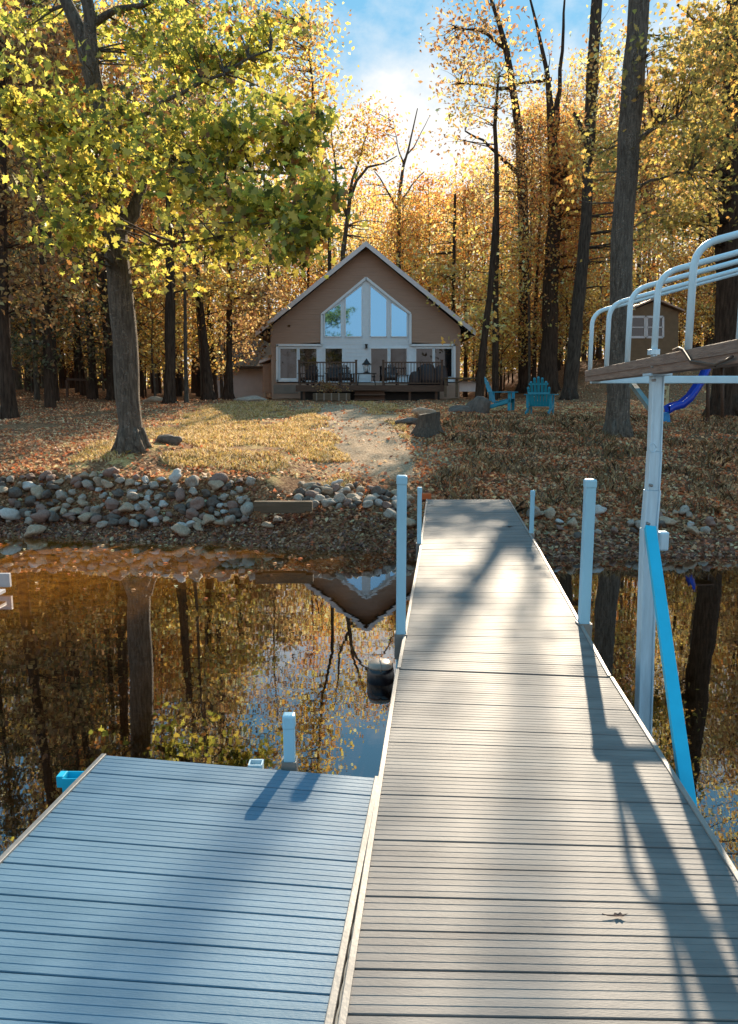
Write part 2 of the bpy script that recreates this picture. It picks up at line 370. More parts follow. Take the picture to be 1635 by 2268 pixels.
leafy = ramp(t, fine, [(.3, (.07, .03, .016)), (.5, (.24, .12, .06)), (.62, (.42, .25, .14)), (.75, (.58, .42, .27))])
grass = ramp(t, fine, [(.3, (.24, .14, .06)), (.5, (.54, .37, .15)), (.66, (.70, .52, .26)), (.8, (.80, .65, .42))])
straw = ramp(t, fine, [(.3, (.20, .12, .07)), (.5, (.44, .31, .20)), (.68, (.62, .48, .34)), (.8, (.74, .62, .48))])
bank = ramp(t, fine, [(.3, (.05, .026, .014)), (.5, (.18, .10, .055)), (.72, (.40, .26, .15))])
c = mixc(t, mr(t, med, .42, .56), grass, leafy)
# path: from the dock end up to the porch
pm = N(t, 'ShaderNodeMath', operation='MULTIPLY_ADD'); pm.inputs[1].default_value = -.13; pm.inputs[2].default_value = 2.2; t.links.new(sp.outputs[1], pm.inputs[0])
dx = mth(t, 'ABSOLUTE', mth(t, 'SUBTRACT', sp.outputs[0], pm.outputs[0]), 0)
pf = mth(t, 'MULTIPLY', mr(t, mth(t, 'ADD', dx, mth(t, 'MULTIPLY', med, 1.6)), 2.75, 1.45), mr(t, sp.outputs[1], 29, 25))
c = mixc(t, pf, c, straw)
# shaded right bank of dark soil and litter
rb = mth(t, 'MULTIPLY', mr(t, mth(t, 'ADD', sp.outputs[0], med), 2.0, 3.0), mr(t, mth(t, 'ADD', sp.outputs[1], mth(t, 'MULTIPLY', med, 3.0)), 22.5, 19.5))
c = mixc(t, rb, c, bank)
# the woods
wl = mr(t, mth(t, 'ADD', sp.outputs[1], mth(t, 'MULTIPLY', med, 4)), 26, 31); c = mixc(t, wl, c, leafy)
c = mixc(t, mr(t, mth(t, 'ADD', sp.outputs[0], med), -5.4, -6.6), c, leafy)
# beach under the stones, and the lake bed
c = mixc(t, mr(t, sp.outputs[2], .88, .70), c, leafy)
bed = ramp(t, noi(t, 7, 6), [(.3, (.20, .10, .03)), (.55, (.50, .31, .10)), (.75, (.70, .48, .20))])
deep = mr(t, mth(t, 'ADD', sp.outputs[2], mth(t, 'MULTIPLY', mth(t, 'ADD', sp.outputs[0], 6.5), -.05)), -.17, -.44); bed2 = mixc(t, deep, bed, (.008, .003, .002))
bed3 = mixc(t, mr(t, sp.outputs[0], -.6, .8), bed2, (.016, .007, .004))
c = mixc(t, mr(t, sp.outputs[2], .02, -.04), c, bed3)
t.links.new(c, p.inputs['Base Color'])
bmp = N(t, 'ShaderNodeBump', i_Strength=.9, i_Distance=.06); t.links.new(fine, bmp.inputs['Height']); t.links.new(bmp.outputs[0], p.inputs['Normal'])
M['ground'] = m
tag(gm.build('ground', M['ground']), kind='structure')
wm = MB(); wm.add([(-400, -300, 0), (400, -300, 0), (400, 14, 0), (-400, 14, 0)], [(0, 1, 2, 3)])
tag(wm.build('lake_water', M['water']), kind='structure')

# ------------------------------------------------------------------ dock
ZD = .64
def dock_section(root, LN, RN, LF, RF, dm, first_gap=True):
    """boards with grooves across a quad; rails along both sides"""
    Lg = (LF-LN).length; nb = max(1, round(Lg/.152)); bl = 1/nb
    mb = MB(); T = []
    for b in range(nb):
        t0 = b*bl; w_ = bl
        prof = [(0.0, -.022), (.012, -.022), (.022, -.003), (.03, 0)]
        ng = 5
        for g_ in range(1, ng):
            q = g_/ng; prof += [(q-.014, 0), (q-.006, -.0013), (q+.006, -.0013), (q+.014, 0)]
        prof += [(.97, 0), (.978, -.003), (.988, -.022)]
        jz = random.uniform(-.0012, .0012)
        T += [(t0+a*w_, z+jz) for a, z in prof]
    T.append((1.0, -.022))
    row = []
    ins = .012
    dL = (RN-LN).normalized()*ins
    vs = []
    for (t_, z) in T:
        a = LN.lerp(LF, t_)+dL; b_ = RN.lerp(RF, t_)-dL
        vs += [a+Vector((0, 0, z)), b_+Vector((0, 0, z))]
    mb.add(vs, [(2*i, 2*i+1, 2*i+3, 2*i+2) for i in range(len(T)-1)])
    # solid underside
    a, b_, c_, d_ = LN+dL, RN-dL, RF-dL, LF+dL
    off = Vector((0, 0, -.045)); 
    mb.add([a+off, b_+off, c_+off, d_+off], [(3, 2, 1, 0)])
    mb.build('deck_boards', dm, root)
    for A, B in ((LN, LF), (RN, RF)):
        r = MB(); s = 1 if A is LN else -1
        ad = (RN-LN).normalized()*s*.004
        r.bar(A+ad+Vector((0, 0, -.065)), B+ad+Vector((0, 0, -.065)), .022, .145)
        r.build('side_rail', M['alu'], root, bevel=.003)
    for A, B in ((LF, RF), (LN, RN)):
        e = MB(); e.bar(A+Vector((0, 0, -.08)), B+Vector((0, 0, -.08)), .03, .10); e.build('end_frame', M['alu'], root)
def dock_post(root, base, top_z, wd, mt, socket=True):
    mb = MB(); x, y = base.x, base.y
    mb.box((x, y, (top_z-1.1)/2), (wd, wd, top_z+1.1)); po = mb.build('post', mt, root, bevel=wd*.14)
    c_ = MB(); c_.box((x, y, top_z+.008-.03), (wd*1.12, wd*1.12, .065)); c_.build('cap', mt, root, bevel=wd*.2)
    if socket:
        s_ = MB(); h = ZD-.07
        for dx_, dy_, sx, sy in ((wd*.62, 0, .006, wd*1.3), (-wd*.62, 0, .006, wd*1.3), (0, wd*.62, wd*1.15, .006), (0, -wd*.62, wd*1.15, .006)):
            s_.box((x+dx_, y+dy_, h), (sx, sy, .17))
        s_.build('bracket', M['alu'], root)
LN_, RN_ = gnd(882, 1482, ZD), gnd(1353, 1500, ZD)
LF_, RF_ = gnd(930, 1217, ZD), gnd(1192, 1212, ZD)
LS, RS = gnd(945, 1106, ZD), gnd(1127, 1106, ZD)
az = gnd(972, 890, ZD).normalized(); ad_ = Vector((math.sin(R(5.3)), math.cos(R(5.3)), 0))
def setz(v, z=ZD): return Vector((v.x, v.y, z))
gap = Vector((0, .008, 0))
ramp_ = empty('dock_ramp', setz((LF_+RS)/2, 0), 'grey composite dock section that reaches the shore, half in shade', 'dock', 'dock sections')
dock_section(ramp_, LF_+gap, RF_+gap, LS, RS, M['deck'])
mid = empty('dock_section', setz((LN_+RF_)/2, 0), 'long middle dock section between two tall pale blue posts', 'dock', 'dock sections')
dock_section(mid, LN_+gap, RN_+gap, LF_-gap, RF_-gap, M['deck'])
near = empty('dock_section', Vector((.5, 2, 0)), 'nearest sunlit dock section with a dead leaf and post shadows on it', 'dock', 'dock sections')
def on_line(px1, py1, px2, py2, Y):
    a, b = gnd(px1, py1, ZD), gnd(px2, py2, ZD); k = (Y-a.y)/(b.y-a.y); return a.lerp(b, k)
LB = on_line(878, 1480, 755, 2252, -1.2); RB = on_line(1356, 1499, 1635, 1938, -1.1)
dock_section(near, LB, RB, gnd(879, 1482, ZD)-gap, gnd(1355, 1500, ZD)-gap, M['deck'])
# posts
def lat(px, py, Y): return at(px, py, Y)
pL = at(889, 1250, 4.72); dock_post(mid, pL, at(891, 1056, 4.72).z, .062, M['post'])
pR = at(1299, 1250, 4.95); dock_post(mid, pR, at(1305, 1064, 4.95).z, .070, M['post'])
fL = at(929, 1150, 7.75); dock_post(ramp_, fL, at(930, 1081, 7.75).z, .045, M['post'])
fR = at(1178, 1150, 8.35); dock_post(ramp_, fR, at(1178, 1088, 8.35).z, .045, M['post'])
# side platform
side = empty('side_dock', Vector((-1.2, 1.9, 0)), 'blue shade-tinted square dock platform on the left with a short post', 'dock')
sFL, sFR = gnd(229, 1672, ZD), gnd(840, 1722, ZD)
sBL = on_line(229, 1672, -5, 1910, -.9); sBR = on_line(840, 1722, 748, 2200, -.8)
ins = (sFL-sFR).normalized()*.004
dock_section(side, sBL, sBR+ins, sFL, sFR+ins, M['side_deck_shade_tint'])
sp_ = at(641, 1640, 2.99); dock_post(side, sp_, at(642, 1586, 2.99).z, .048, M['post'])
rp_ = MB(); a = sFR+Vector((.012, 0, -.005)); b = sBR+Vector((.012, 0, -.005))
n_ = 260; pts = []
for k in range(2):
    pts = [a.lerp(b, i/n_)+Vector((math.cos(i*.55+k*math.pi)*.003, 0, math.sin(i*.55+k*math.pi)*.003)) for i in range(n_+1)]
    rp_.tube(pts, .0042, 5)
rp_.build('rope_strip', M['rope'], side)
def socket_box(root, c_, wd, dp, ht, mt):
    s_ = MB()
    for dx_, dy_, sx, sy in ((wd/2, 0, .006, dp), (-wd/2, 0, .006, dp), (0, dp/2, wd, .006), (0, -dp/2, wd, .006)):
        s_.box((c_.x+dx_, c_.y+dy_, c_.z-ht/2), (sx, sy, ht))
    return s_
s_ = socket_box(side, gnd(567, 1688, ZD), .055, .05, .12, None); s_.build('leg_socket', M['lift'], side)
sc = gnd(164, 1716, ZD-.01); s_ = socket_box(side, sc, .075, .06, .30, None)
s_.box((sc.x-.05, sc.y, sc.z-.02), (.03, .05, .05)); s_.build('leg_socket', M['cyan'], side, bevel=.002)
lg = MB(); lg.box((sc.x, sc.y, -.4), (.05, .045, 1.2)); lg.build('leg', M['cyan'], side)
# leaves lying on the dock
def dead_leaf(px, py, s, label, curl=1):
    c_ = gnd(px, py, ZD)+Vector((0, 0, .004)); mb = MB()
    prof = [(-1.3, 0, .05), (-.5, .12, .1), (-.3, .36, .16), (0, .22, .12), (.3, .40, .2), (.45, .1, .15), (1.0, .02, .3), (.5, -.12, .1), (.2, -.42, .16), (0, -.2, .1), (-.4, -.34, .2), (-.5, -.08, .05)]
    vs = [c_+Vector((x*s, y*s, z*s*curl)) for x, y, z in prof]; vs2 = [v+Vector((0, 0, .0012)) for v in vs]; n = len(vs)
    cc = c_+Vector((0, 0, .02*s)); 
    mb.add(vs+[cc], [(i, (i+1) % n, n) for i in range(n)]); mb.tube([c_+Vector((-1.7*s, .1*s, .006)), c_+Vector((-1.2*s, 0, .004)), c_], .0016, 5)
    tag(mb.build('dead_leaf', M['deadleaf']), label, 'leaf', 'dead leaves on the dock')
dead_leaf(1370, 2032, .029, 'curled dark leaf lying on the nearest dock boards at right')
dead_leaf(1130, 1168, .055, 'dark curled leaf near the right edge of the shore-end dock section')
dead_leaf(962, 1121, .03, 'tiny dark leaf at the far left corner of the shore-end dock section', .4)
# float beside the dock
fc = gnd(843, 1508, .0)
fl = empty('mooring_float', fc, 'black plastic float with a tan ribbed top beside the dock', 'float')
def lathe(prof, c_, n=20, ell=(1, 1), sq=0):
    mb = MB(); vs = []
    for r_, z in prof:
        for j in range(n):
            a = 2*math.pi*j/n; k = 1+sq*(abs(math.sin(2*a)))
            vs.append((c_[0]+r_*k*ell[0]*math.cos(a), c_[1]+r_*k*ell[1]*math.sin(a), c_[2]+z))
    K = len(prof)
    fs = [(i*n+j, i*n+(j+1) % n, (i+1)*n+(j+1) % n, (i+1)*n+j) for i in range(K-1) for j in range(n)]
    fs += [tuple(range(n-1, -1, -1)), tuple(range((K-1)*n, K*n))]
    mb.add(vs, fs, 0, True); return mb
lathe([(.06, -.10), (.092, -.03), (.104, .03), (.103, .08), (.095, .12)], fc, sq=.12).build('float_body', M['rubber'], fl)
lathe([(.095, .12), (.095, .13), (.086, .15), (.064, .163), (.03, .168)], fc, sq=.12).build('float_top', M['tan'], fl)
cc = MB(); cc.tube([fc+Vector((0, -.097, .11)), fc+Vector((0, -.09, .152)), fc+Vector((0, 0, .175)), fc+Vector((0, .085, .158))], .007, 6); cc.build('rib', M['tan'], fl)
# partial white boards at left edge
wb = gnd(-36, 1322, .02)
bo = empty('floating_board', wb, 'white boards floating in the amber shallows at the left edge', 'board')
b_ = MB(); b_.box(wb+Vector((0, 0, .05)), (.42, .16, .04)); b_.build('board', M['white'], bo, bevel=.006)
b_ = MB(); b_.box(wb+Vector((-.04, .32, .11)), (.38, .05, .16)); b_.build('board', M['white'], bo, bevel=.006)


# ------------------------------------------------------------------ boat lift with canopy frame
LZ = 4.3
lift = empty('boat_lift', at(1425, 1500, LZ)*1, 'pale blue boat lift post carrying a brown plank and curved canopy rails', 'boat lift')
lift.location.z = 0
def lp(px, py, Y): return at(px, py, Y)
top_p, m1, m2, m3, bot = lp(1455, 828, LZ), lp(1449, 1000, LZ), lp(1444, 1085, LZ), lp(1437, 1170, LZ), lp(1427, 1500, LZ)
bot = m3 + (bot-m3)*((m3.z+1.2)/(m3.z-bot.z))
def channel(mb, a, b, wd, dp):
    mb.bar(a, b, dp, wd, upv=(1, 0, 0)); 
    for s in (-1, 1):
        mb.bar(a+Vector((s*wd*.43, -dp*.55, 0)), b+Vector((s*wd*.43, -dp*.55, 0)), dp*.35, wd*.12, upv=(1, 0, 0))
up = MB(); channel(up, m1+(top_p-m1)*1.0, m1, .070, .045); channel(up, m1, m2, .074, .048); up.build('post', M['lift'], lift, bevel=.003)
sl = MB(); channel(sl, m2, m3, .082, .055); sl.build('sleeve', M['lift'], lift, bevel=.003)
lo = MB(); channel(lo, m3, bot, .088, .06); lo.build('lower_post', M['lift'], lift, bevel=.003)
tb = MB()
a = lp(1447, 781, LZ-.06); b = lp(1448, 832, LZ-.06)
tb.bar(a, b, .03, .012, upv=(1, 0, 0)); tb.bar(a+Vector((.012, 0, 0)), b+Vector((.012, 0, 0)), .035, .008, upv=(1, 0, 0))
tb.box(lp(1448, 780, LZ-.05), (.05, .06, .03)); tb.box(lp(1456, 830, LZ-.02), (.125, .12, .014)); tb.box(lp(1478, 826, LZ-.04), (.012, .05, .035))
tb.build('bracket', M['lift'], lift, bevel=.002)
lb = MB(); lb.box(lp(1467, 1198, LZ-.03), (.062, .06, .115)); lb.build('bumper', M['lift'], lift, bevel=.012)
ring = MB(); rc = lp(1446, 992, LZ-.075); ring.tube([rc+Vector((math.cos(a)*.02, 0, math.sin(a)*.026)) for a in np.linspace(0, 2*math.pi, 14)], .004, 5); ring.build('pin_ring', M['lift'], lift)
br = MB(); a = lp(1440, 1168, LZ-.07); b = lp(1523, 1765, 2.98); b2 = b+(b-a)*.5; br.bar(a, b2, .035, .062, upv=(1, 0, 0)); br.build('diagonal_brace', M['cyan'], lift, bevel=.004)
for q in ((1444, 1185, LZ-.10), (1452, 1205, LZ-.11), (1447, 812, LZ-.10), (1449, 842, LZ-.05), (1442, 1075, LZ-.05), (1436, 1160, LZ-.05)):
    bm_ = MB(); c_ = lp(*q); bm_.tube([c_+Vector((0, .02, 0)), c_-Vector((0, .012, 0))], .009, 6); bm_.build('bolt', M['alu'], lift)
# plank: runs parallel to the dock above eye level
YA, YB = 6.7, 2.2
def plk(Y, top):
    px = 1028+(1447-1028)*LZ/Y*1.0
    return px
A_t, A_b = lp(1295, 821, 6.55), lp(1296, 846, 6.55)
k3 = 6.55*269/607.
B_t, B_b = lp(1635, 750, k3), lp(1635, 805, k3)
ext = 1.7
B_t2, B_b2 = A_t+(B_t-A_t)*ext, A_b+(B_b-A_b)*ext
pk = MB(); th = Vector((.085, 0, 0))
pk.prism([A_b, B_b2, B_t2, A_t], th); pk.build('plank', M['plank'], lift, bevel=.004)
gr = MB(); mA, mB_ = A_b.lerp(A_t, .45)-Vector((.006, 0, 0)), B_b2.lerp(B_t2, .45)-Vector((.006, 0, 0)); 
gr.prism([mA, mB_, mB_+Vector((0, 0, .004)), mA+Vector((0, 0, .004))], Vector((.01, 0, 0))); gr.build('plank_ridge', M['plank'], lift)
cb = MB(); c1 = lp(1322, 841, 6.3); cb.box(c1+Vector((1.6, 0, 0)), (3.3, .06, .062)); cb.build('cross_beam', M['rail'], lift, bevel=.006)
b2_ = MB(); b2_.bar(lp(1400, 850, 6.4), lp(1432, 893, 6.0), .04, .04); b2_.bar(lp(1432, 893, 6.0), lp(1450, 918, 5.8), .04, .04); b2_.build('corner_brace', mat('grey_brace', (.14, .2, .2), rough=.5), lift)
# canopy hoops
hoops = [(1301, 690, 814, 13), (1337, 672, 809, 14), (1382, 640, 800, 14), (1440, 603, 787, 15), (1514, 540, 768, 18), (1628, 480, 748, 19)]
fracs = []
for (px, pyt, pyb, wpx) in hoops:
    # distance from the plank's own perspective
    A = A_t; Bv = B_t2
    lo_, hi_ = 0.0, 1.0
    for _ in range(40):
        md = (lo_+hi_)/2; P = A.lerp(Bv, md); sx = CX+FPX*P.x/(P.y*cP-(P.z-HC)*sP)
        if sx < px: lo_ = md
        else: hi_ = md
    P = A.lerp(Bv, lo_)+Vector((.022, 0, -.03))
    tp = at(px, pyt, P.y); r_ = .0175
    h = tp.z; 
    pts = [P, Vector((P.x+.0, P.y, h-.13))]
    up_dir = Vector((math.cos(R(15)), 0, math.sin(R(15))))
    cor = .11
    corner = Vector((P.x, P.y, h-.01))
    s0 = corner-Vector((0, 0, cor)); s1 = corner+up_dir*cor
    for k in range(7):
        tt = k/6; pts.append(s0*(1-tt)**2+corner*2*tt*(1-tt)+s1*tt**2)
    pts.append(corner+up_dir*2.6)
    hb = MB(); hb.tube(pts, r_, 10); hb.build('canopy_rail', M['rail'], lift)
cw = MB(); cpt = [(1505, 775), (1518, 770), (1527, 774), (1545, 800), (1575, 805), (1600, 808), (1625, 798), (1640, 790)]
def on_plank(px, py):
    kf = (px-1028)/(1447-1028); return at(px, py, LZ/kf*1.0-.03)
cw.tube([on_plank(*q)+Vector((-.03, 0, 0)) for q in cpt], .006, 6); cw.tube([on_plank(x, y+3)+Vector((-.03, 0, 0)) for x, y in cpt[:6]], .005, 6); cw.build('cable', M['cable'], lift)

# ------------------------------------------------------------------ stones
def rock_mesh(sx, sy, sz, seed, name='shore_stone'):
    import bmesh
    bm = bmesh.new(); bmesh.ops.create_icosphere(bm, subdivisions=3, radius=1)
    for v in bm.verts:
        c_ = v.co.copy(); n = mnoise.noise(c_*1.1+Vector((seed*3.1, seed, 0)))*.42+mnoise.noise(c_*2.6+Vector((0, seed*2.3, 5)))*.12
        for k in range(3):   # flat facets
            ax = Vector((math.sin(seed*7+k*2.1), math.cos(seed*5+k*1.7), math.sin(seed*3+k*2.9))).normalized()
            d = v.co.dot(ax)
            if d > .62: v.co -= ax*(d-.62)*.8
        v.co *= 1+n
        v.co.x *= sx; v.co.y *= sy; v.co.z *= sz
    me = bpy.data.meshes.new(name); bm.to_mesh(me); bm.free()
    for p_ in me.polygons: p_.use_smooth = True
    return me
protos = {}
for c_ in ('grey', 'tan', 'dark', 'pale', 'reddish'):
    protos[c_] = []
    for k in range(6):
        me = rock_mesh(1, random.uniform(.7, .95), random.uniform(.55, .8), k+hash(c_[0]) % 7+ord(c_[0])*.37); me.materials.append(M['rock_'+c_]); protos[c_].append(me)
def stone(x, y, r, z, col, pile, lab=None):
    o = bpy.data.objects.new('shore_stone', random.choice(protos[col])); C.objects.link(o)
    o.location = (x, y, z); o.scale = (r, r*random.uniform(.8, 1.1), r*random.uniform(.8, 1.05))
    o.rotation_euler = (random.uniform(-.5, .5), random.uniform(-.5, .5), random.uniform(0, 6.28))
    sz = 'large' if r > .15 else ('medium' if r > .10 else 'small')
    shape = {'pale': 'pale whitish', 'grey': 'grey', 'tan': 'tan', 'dark': 'dark grey', 'reddish': 'reddish brown'}[col]
    if lab: tag(o, lab, 'stone')
    else: tag(o, f'{sz} rounded {shape} stone {pile[0]}', 'stone', pile[1])
cw_ = ['grey']*5+['tan']*4+['dark']*3+['pale']*2+['reddish']*3
def pile(x0, x1, q0, q1, n, desc, sizes, maxh):
    placed = []; tries = 0
    while len(placed) < n and tries < 30000:
        tries += 1
        x = random.uniform(x0, x1); q = random.uniform(q0, q1(x) if callable(q1) else q1); y = yw_(x)+q; r = random.choice(sizes)*random.uniform(.85, 1.15)
        g_ = 1.42 if tries < 12000 else 1.15
        if any((x-a)**2+((y-b)*1.35)**2 < (r+c_)**2/g_**2*.55*g_ for a, b, c_ in placed): continue
        placed.append((x, y, r)); up_ = .45 if x > 1.5 else .30
        stone(x, y, r, hgt(x, y)+r*up_+random.uniform(0, maxh), random.choice(cw_), desc)
    return placed
pile(-6.6, -1.95, .42, lambda x: 1.36, 185, ('in the shoreline pile under the big oak', 'stones piled on the shore under the oak'), [.06, .08, .10, .12, .145], .09)
pile(-1.15, .72, .8, 1.8, 66, ('in the pile between the timber edging and the dock', 'stones piled left of the dock'), [.07, .085, .10, .12], .06)
pile(1.9, 7.0, .6, 1.25, 44, ('on the dark shore right of the dock', 'stones scattered on the right shore'), [.06, .07, .09, .11], .03)
for (px, py, r, c_, lb_) in [(400, 1158, .155, 'tan', 'large tan triangular stone at the foot of the oak pile'), (548, 1147, .17, 'grey', 'large smooth grey boulder at the right end of the oak pile'),
                   (75, 1152, .18, 'tan', 'broad speckled tan boulder at the foot of the oak pile near the left edge'), (22, 1140, .2, 'pale', 'pale bluish boulder at the left end of the oak stone pile'), (593, 1160, .11, 'tan', 'lone flat tan stone in front of the timber edging'),
                   (617, 1158, .09, 'grey', 'small grey stone just right of the lone tan stone')]:
    g_ = gnd(px, py, .27); stone(g_.x, g_.y, r, hgt(g_.x, g_.y)+r*.45, c_, None, lb_); pass
# timber edging
a, b = gnd(563, 1112, .62), gnd(692, 1112, .62)
tm = MB(); tm.bar(a+Vector((0, 0, -.06)), b+Vector((0, 0, -.06)), .14, .15); tm.bar(a+Vector((.1, -.01, -.145)), b+Vector((-.1, -.01, -.145)), .12, .03)
tag(tm.build('landscape_timber', M['timber'], bevel=.01), 'weathered timber edging between the two stone piles', 'timber')
# orange clay brick by the far post
bk = MB(); g_ = gnd(946, 1101, .62); bk.box(g_+Vector((-.02, .1, 0)), (.17, .12, .10), Matrix.Rotation(.3, 3, 'Z')); tag(bk.build('clay_brick', M['orange'], bevel=.012), 'orange brick beside the slim post at the shore end of the dock', 'brick')
bk = MB(); bk.box(gnd(925, 1098, .6)+Vector((0, .12, -.02)), (.5, .05, .05), Matrix.Rotation(-.1, 3, 'Z')); tag(bk.build('weathered_board', M['cutwood'], bevel=.006), 'thin weathered board lying behind the slim post at the dock end', 'board')

# ------------------------------------------------------------------ stump, boulders by the path
def on_g(px, Y):
    """ground point in column px at forward distance Y"""
    x = (px-CX)/FPX*Y*1.0
    for _ in range(6):
        z = hgt(x, Y); x = (px-CX)/FPX*(Y*cP-(z-HC)*sP)
    return Vector((x, Y, z))
sb = on_g(945, 17.0)
st = empty('tree_stump', sb, 'cut tree stump with grey bark beside the path', 'stump')
mb = MB(); n = 16; rings = [(0, .42), (.08, .34), (.20, .27), (.36, .24), (.48, .23)]; vs = []
for z, r_ in rings:
    for j in range(n):
        a = 2*math.pi*j/n; rr = r_*(1+.13*math.sin(3*a+1)+.08*math.sin(7*a)*(1-z))
        vs.append(sb+Vector((rr*math.cos(a)+.1*z, rr*.9*math.sin(a), z+(.04*math.cos(a) if z > .45 else 0)-(.05 if z == 0 else 0))))
mb.add(vs, [(i*n+j, i*n+(j+1) % n, (i+1)*n+(j+1) % n, (i+1)*n+j) for i in range(4) for j in range(n)], 0, True); mb.build('stump_bark', M['stump'], st)
mb = MB(); mb.add(vs[-n:], [tuple(range(n))]); mb.build('cut_face', M['cutwood'], st)
def boulder(px, Y, r, lab, col='dark', sc=(1, .8, .6), nm='boulder'):
    g_ = on_g(px, Y); me = rock_mesh(1, .8, .62, px*.01, nm); me.materials.append(M['rock_'+col]); o = bpy.data.objects.new(nm, me); C.objects.link(o)
    o.location = g_+Vector((0, 0, r*sc[2]*.35)); o.scale = (r*sc[0], r*sc[1], r*sc[2]*1.3); tag(o, lab, 'boulder'); return o
boulder(903, 19.2, .34, 'dark mossy boulder behind the tree stump, nearer the path', 'dark'); boulder(938, 21, .34, 'tan humped boulder lying just right of the dark boulder behind the stump', 'tan', (1, .8, .7))
boulder(1018, 22, .3, 'low dark boulder between the stump and the left blue chair', 'dark', (1.3, .8, .7)); boulder(1062, 22.5, .45, 'dark rounded rock right against the left blue lawn chair', 'dark', (.9, .8, 1))
boulder(553, 30, .4, 'flat grey boulder in front of the garage wall', 'grey', (1.5, .8, .5))
boulder(350, 29, .38, 'tan boulder at the wood edge right of the oak trunk', 'tan', (1.4, .8, .6))
boulder(372, 14.6, .22, 'small dark rock on the slope right of the oak base', 'dark', (1.2, .8, .9))

# ------------------------------------------------------------------ chairs
def adirondack(name, loc, rz, mt, label, cat, group, s=1.0):
    r = empty(name, (0, 0, 0), label, cat, group)
    def P(mb, nm): return mb.build(nm, mt, r, bevel=.004)
    b = MB()
    for i in range(6): b.box((0, -.28+i*.095, .36-.022*i), (.54, .085, .022))
    P(b, 'seat')
    b = MB(); tilt = R(22)
    for i in range(-3, 4):
        h = .80-.035*i*i*.9; ang = i*.035
        base = Vector((i*.072, .25, .24)); d = Vector((math.sin(ang)*1.0, math.sin(tilt), math.cos(tilt))).normalized()
        b.bar(base, base+d*h, .068, .02, upv=(0, -1, .2))
        e = base+d*h; b.tube([e-Vector((0, .006, 0)), e+Vector((0, .006, 0))], .034, 10)
    b.box((0, .40, .58), (.56, .022, .06)); b.box((0, .48, .82), (.50, .022, .05)); P(b, 'backrest')
    for sx in (-1, 1):
        b = MB(); b.box((sx*.33, .0, .55), (.13, .72, .024)); b.box((sx*.33, -.37, .55), (.15, .06, .022)); P(b, 'armrest')
        b = MB(); b.box((sx*.29, -.27, .27), (.035, .09, .54)); P(b, 'leg')
        b = MB(); b.bar((sx*.29, -.30, .30), (sx*.29, .62, .04), .035, .10); b.bar((sx*.30, .30, .2), (sx*.30, .33, .54), .03, .07, upv=(1, 0, 0)); P(b, 'leg')
    for c_ in r.children: pass
    r.location = loc; r.rotation_euler = (0, 0, rz); r.scale = (s, s, s)
    for c_ in r.children: c_.matrix_parent_inverse = Matrix()
    return r
adirondack('lawn_chair', on_g(1112, 22.6)+Vector((0, 0, .06)), R(68), M['blue_chair'], 'left blue lawn chair turned sideways to the right', 'chair', 'blue lawn chairs', 1.0)
adirondack('lawn_chair', on_g(1197, 22.0)+Vector((0, 0, .06)), R(158), M['blue_chair'], 'right blue lawn chair seen from behind, nearer the trees', 'chair', 'blue lawn chairs', 1.1)

# ------------------------------------------------------------------ cabin
HY = 35.0
cab = empty('cabin', Vector((0, HY+4, 2.0)), 'brown gabled cabin with a white framed pointed window wall', 'cabin')
def H(px, py, dy=0):
    p_ = at(px, py, HY); return Vector((p_.x, HY+dy, p_.z))
def hpoly(nm, pts, mt, dy0, dy1, parent=cab):
    mb = MB(); mb.prism([H(x, y, dy0) for x, y in pts], (0, dy1-dy0, 0)); return mb.build(nm, mt, parent)
GZ = 1.9
xl, xr = H(603, 800).x, H(1017, 800).x; zt = H(811, 552).z; ze_l = H(603, 728).z
# siding wall: courses as real clapboards
wall = MB(); zc_ = H(811, 762.7).z; pk_ = H(811, 548); 
def half_w(z):   # wall half extent under the rake
    z0 = H(603, 722).z; return (xl, xr) if z <= z0 else (xl+(pk_.x-xl)*(z-z0)/(pk_.z-z0), xr+(pk_.x-xr)*(z-z0)/(pk_.z-z0))
# openings: white area polygon (prow + band) excluded
pr = [(713, 697), (811, 615.3), (909, 695)]
bandL, bandR = H(613, 800).x, H(1009, 800).x; bandT = H(811, 762.7).z; prL, prR = H(713, 800).x, H(909, 800).x; prS = H(811, 696).z; prP = H(811, 615.3).z; cxh = H(811, 700).x
bandB = H(811, 846).z
def hole(z):
    if z < bandB: return None
    if z < bandT: return (bandL, bandR)
    if z < prS: return (prL, prR)
    if z < prP:
        k = (z-prS)/(prP-prS); return (prL+(cxh-prL)*k, prR+(cxh-prR)*k)
    return None
z = GZ; st_ = .115
while z < pk_.z-.02:
    z1 = min(z+st_, pk_.z)
    a0, b0 = half_w(z); a1, b1 = half_w(z1); h0, h1 = hole(z+.01), hole(z1-.01)
    hh = h0 if h0 and h1 else (h0 or h1)
    def strip(p0, q0, p1, q1):
        if q0-p0 < .01: return
        wall.add([(p0, HY-.028, z), (q0, HY-.028, z), (q1, HY-.004, z1), (p1, HY-.004, z1), (p0, HY+.05, z), (q0, HY+.05, z)], [(0, 1, 2, 3), (4, 5, 1, 0)])
    if hh and h0 and h1: strip(a0, h0[0], a1, h1[0]); strip(h0[1], b0, h1[1], b1)
    elif hh: strip(a0, hh[0], a1, hh[0]); strip(hh[1], b0, hh[1], b1)
    else: strip(a0, b0, a1, b1)
    z = z1
DEP = 9.0
wall.add([(xl, HY, GZ-.2), (xl, HY+DEP, GZ-.2), (xl, HY+DEP, ze_l), (xl, HY, ze_l)], [(0, 1, 2, 3)])
wall.add([(xr, HY, GZ-.2), (xr, HY+DEP, GZ-.2), (xr, HY+DEP, ze_l), (xr, HY, ze_l)], [(3, 2, 1, 0)])
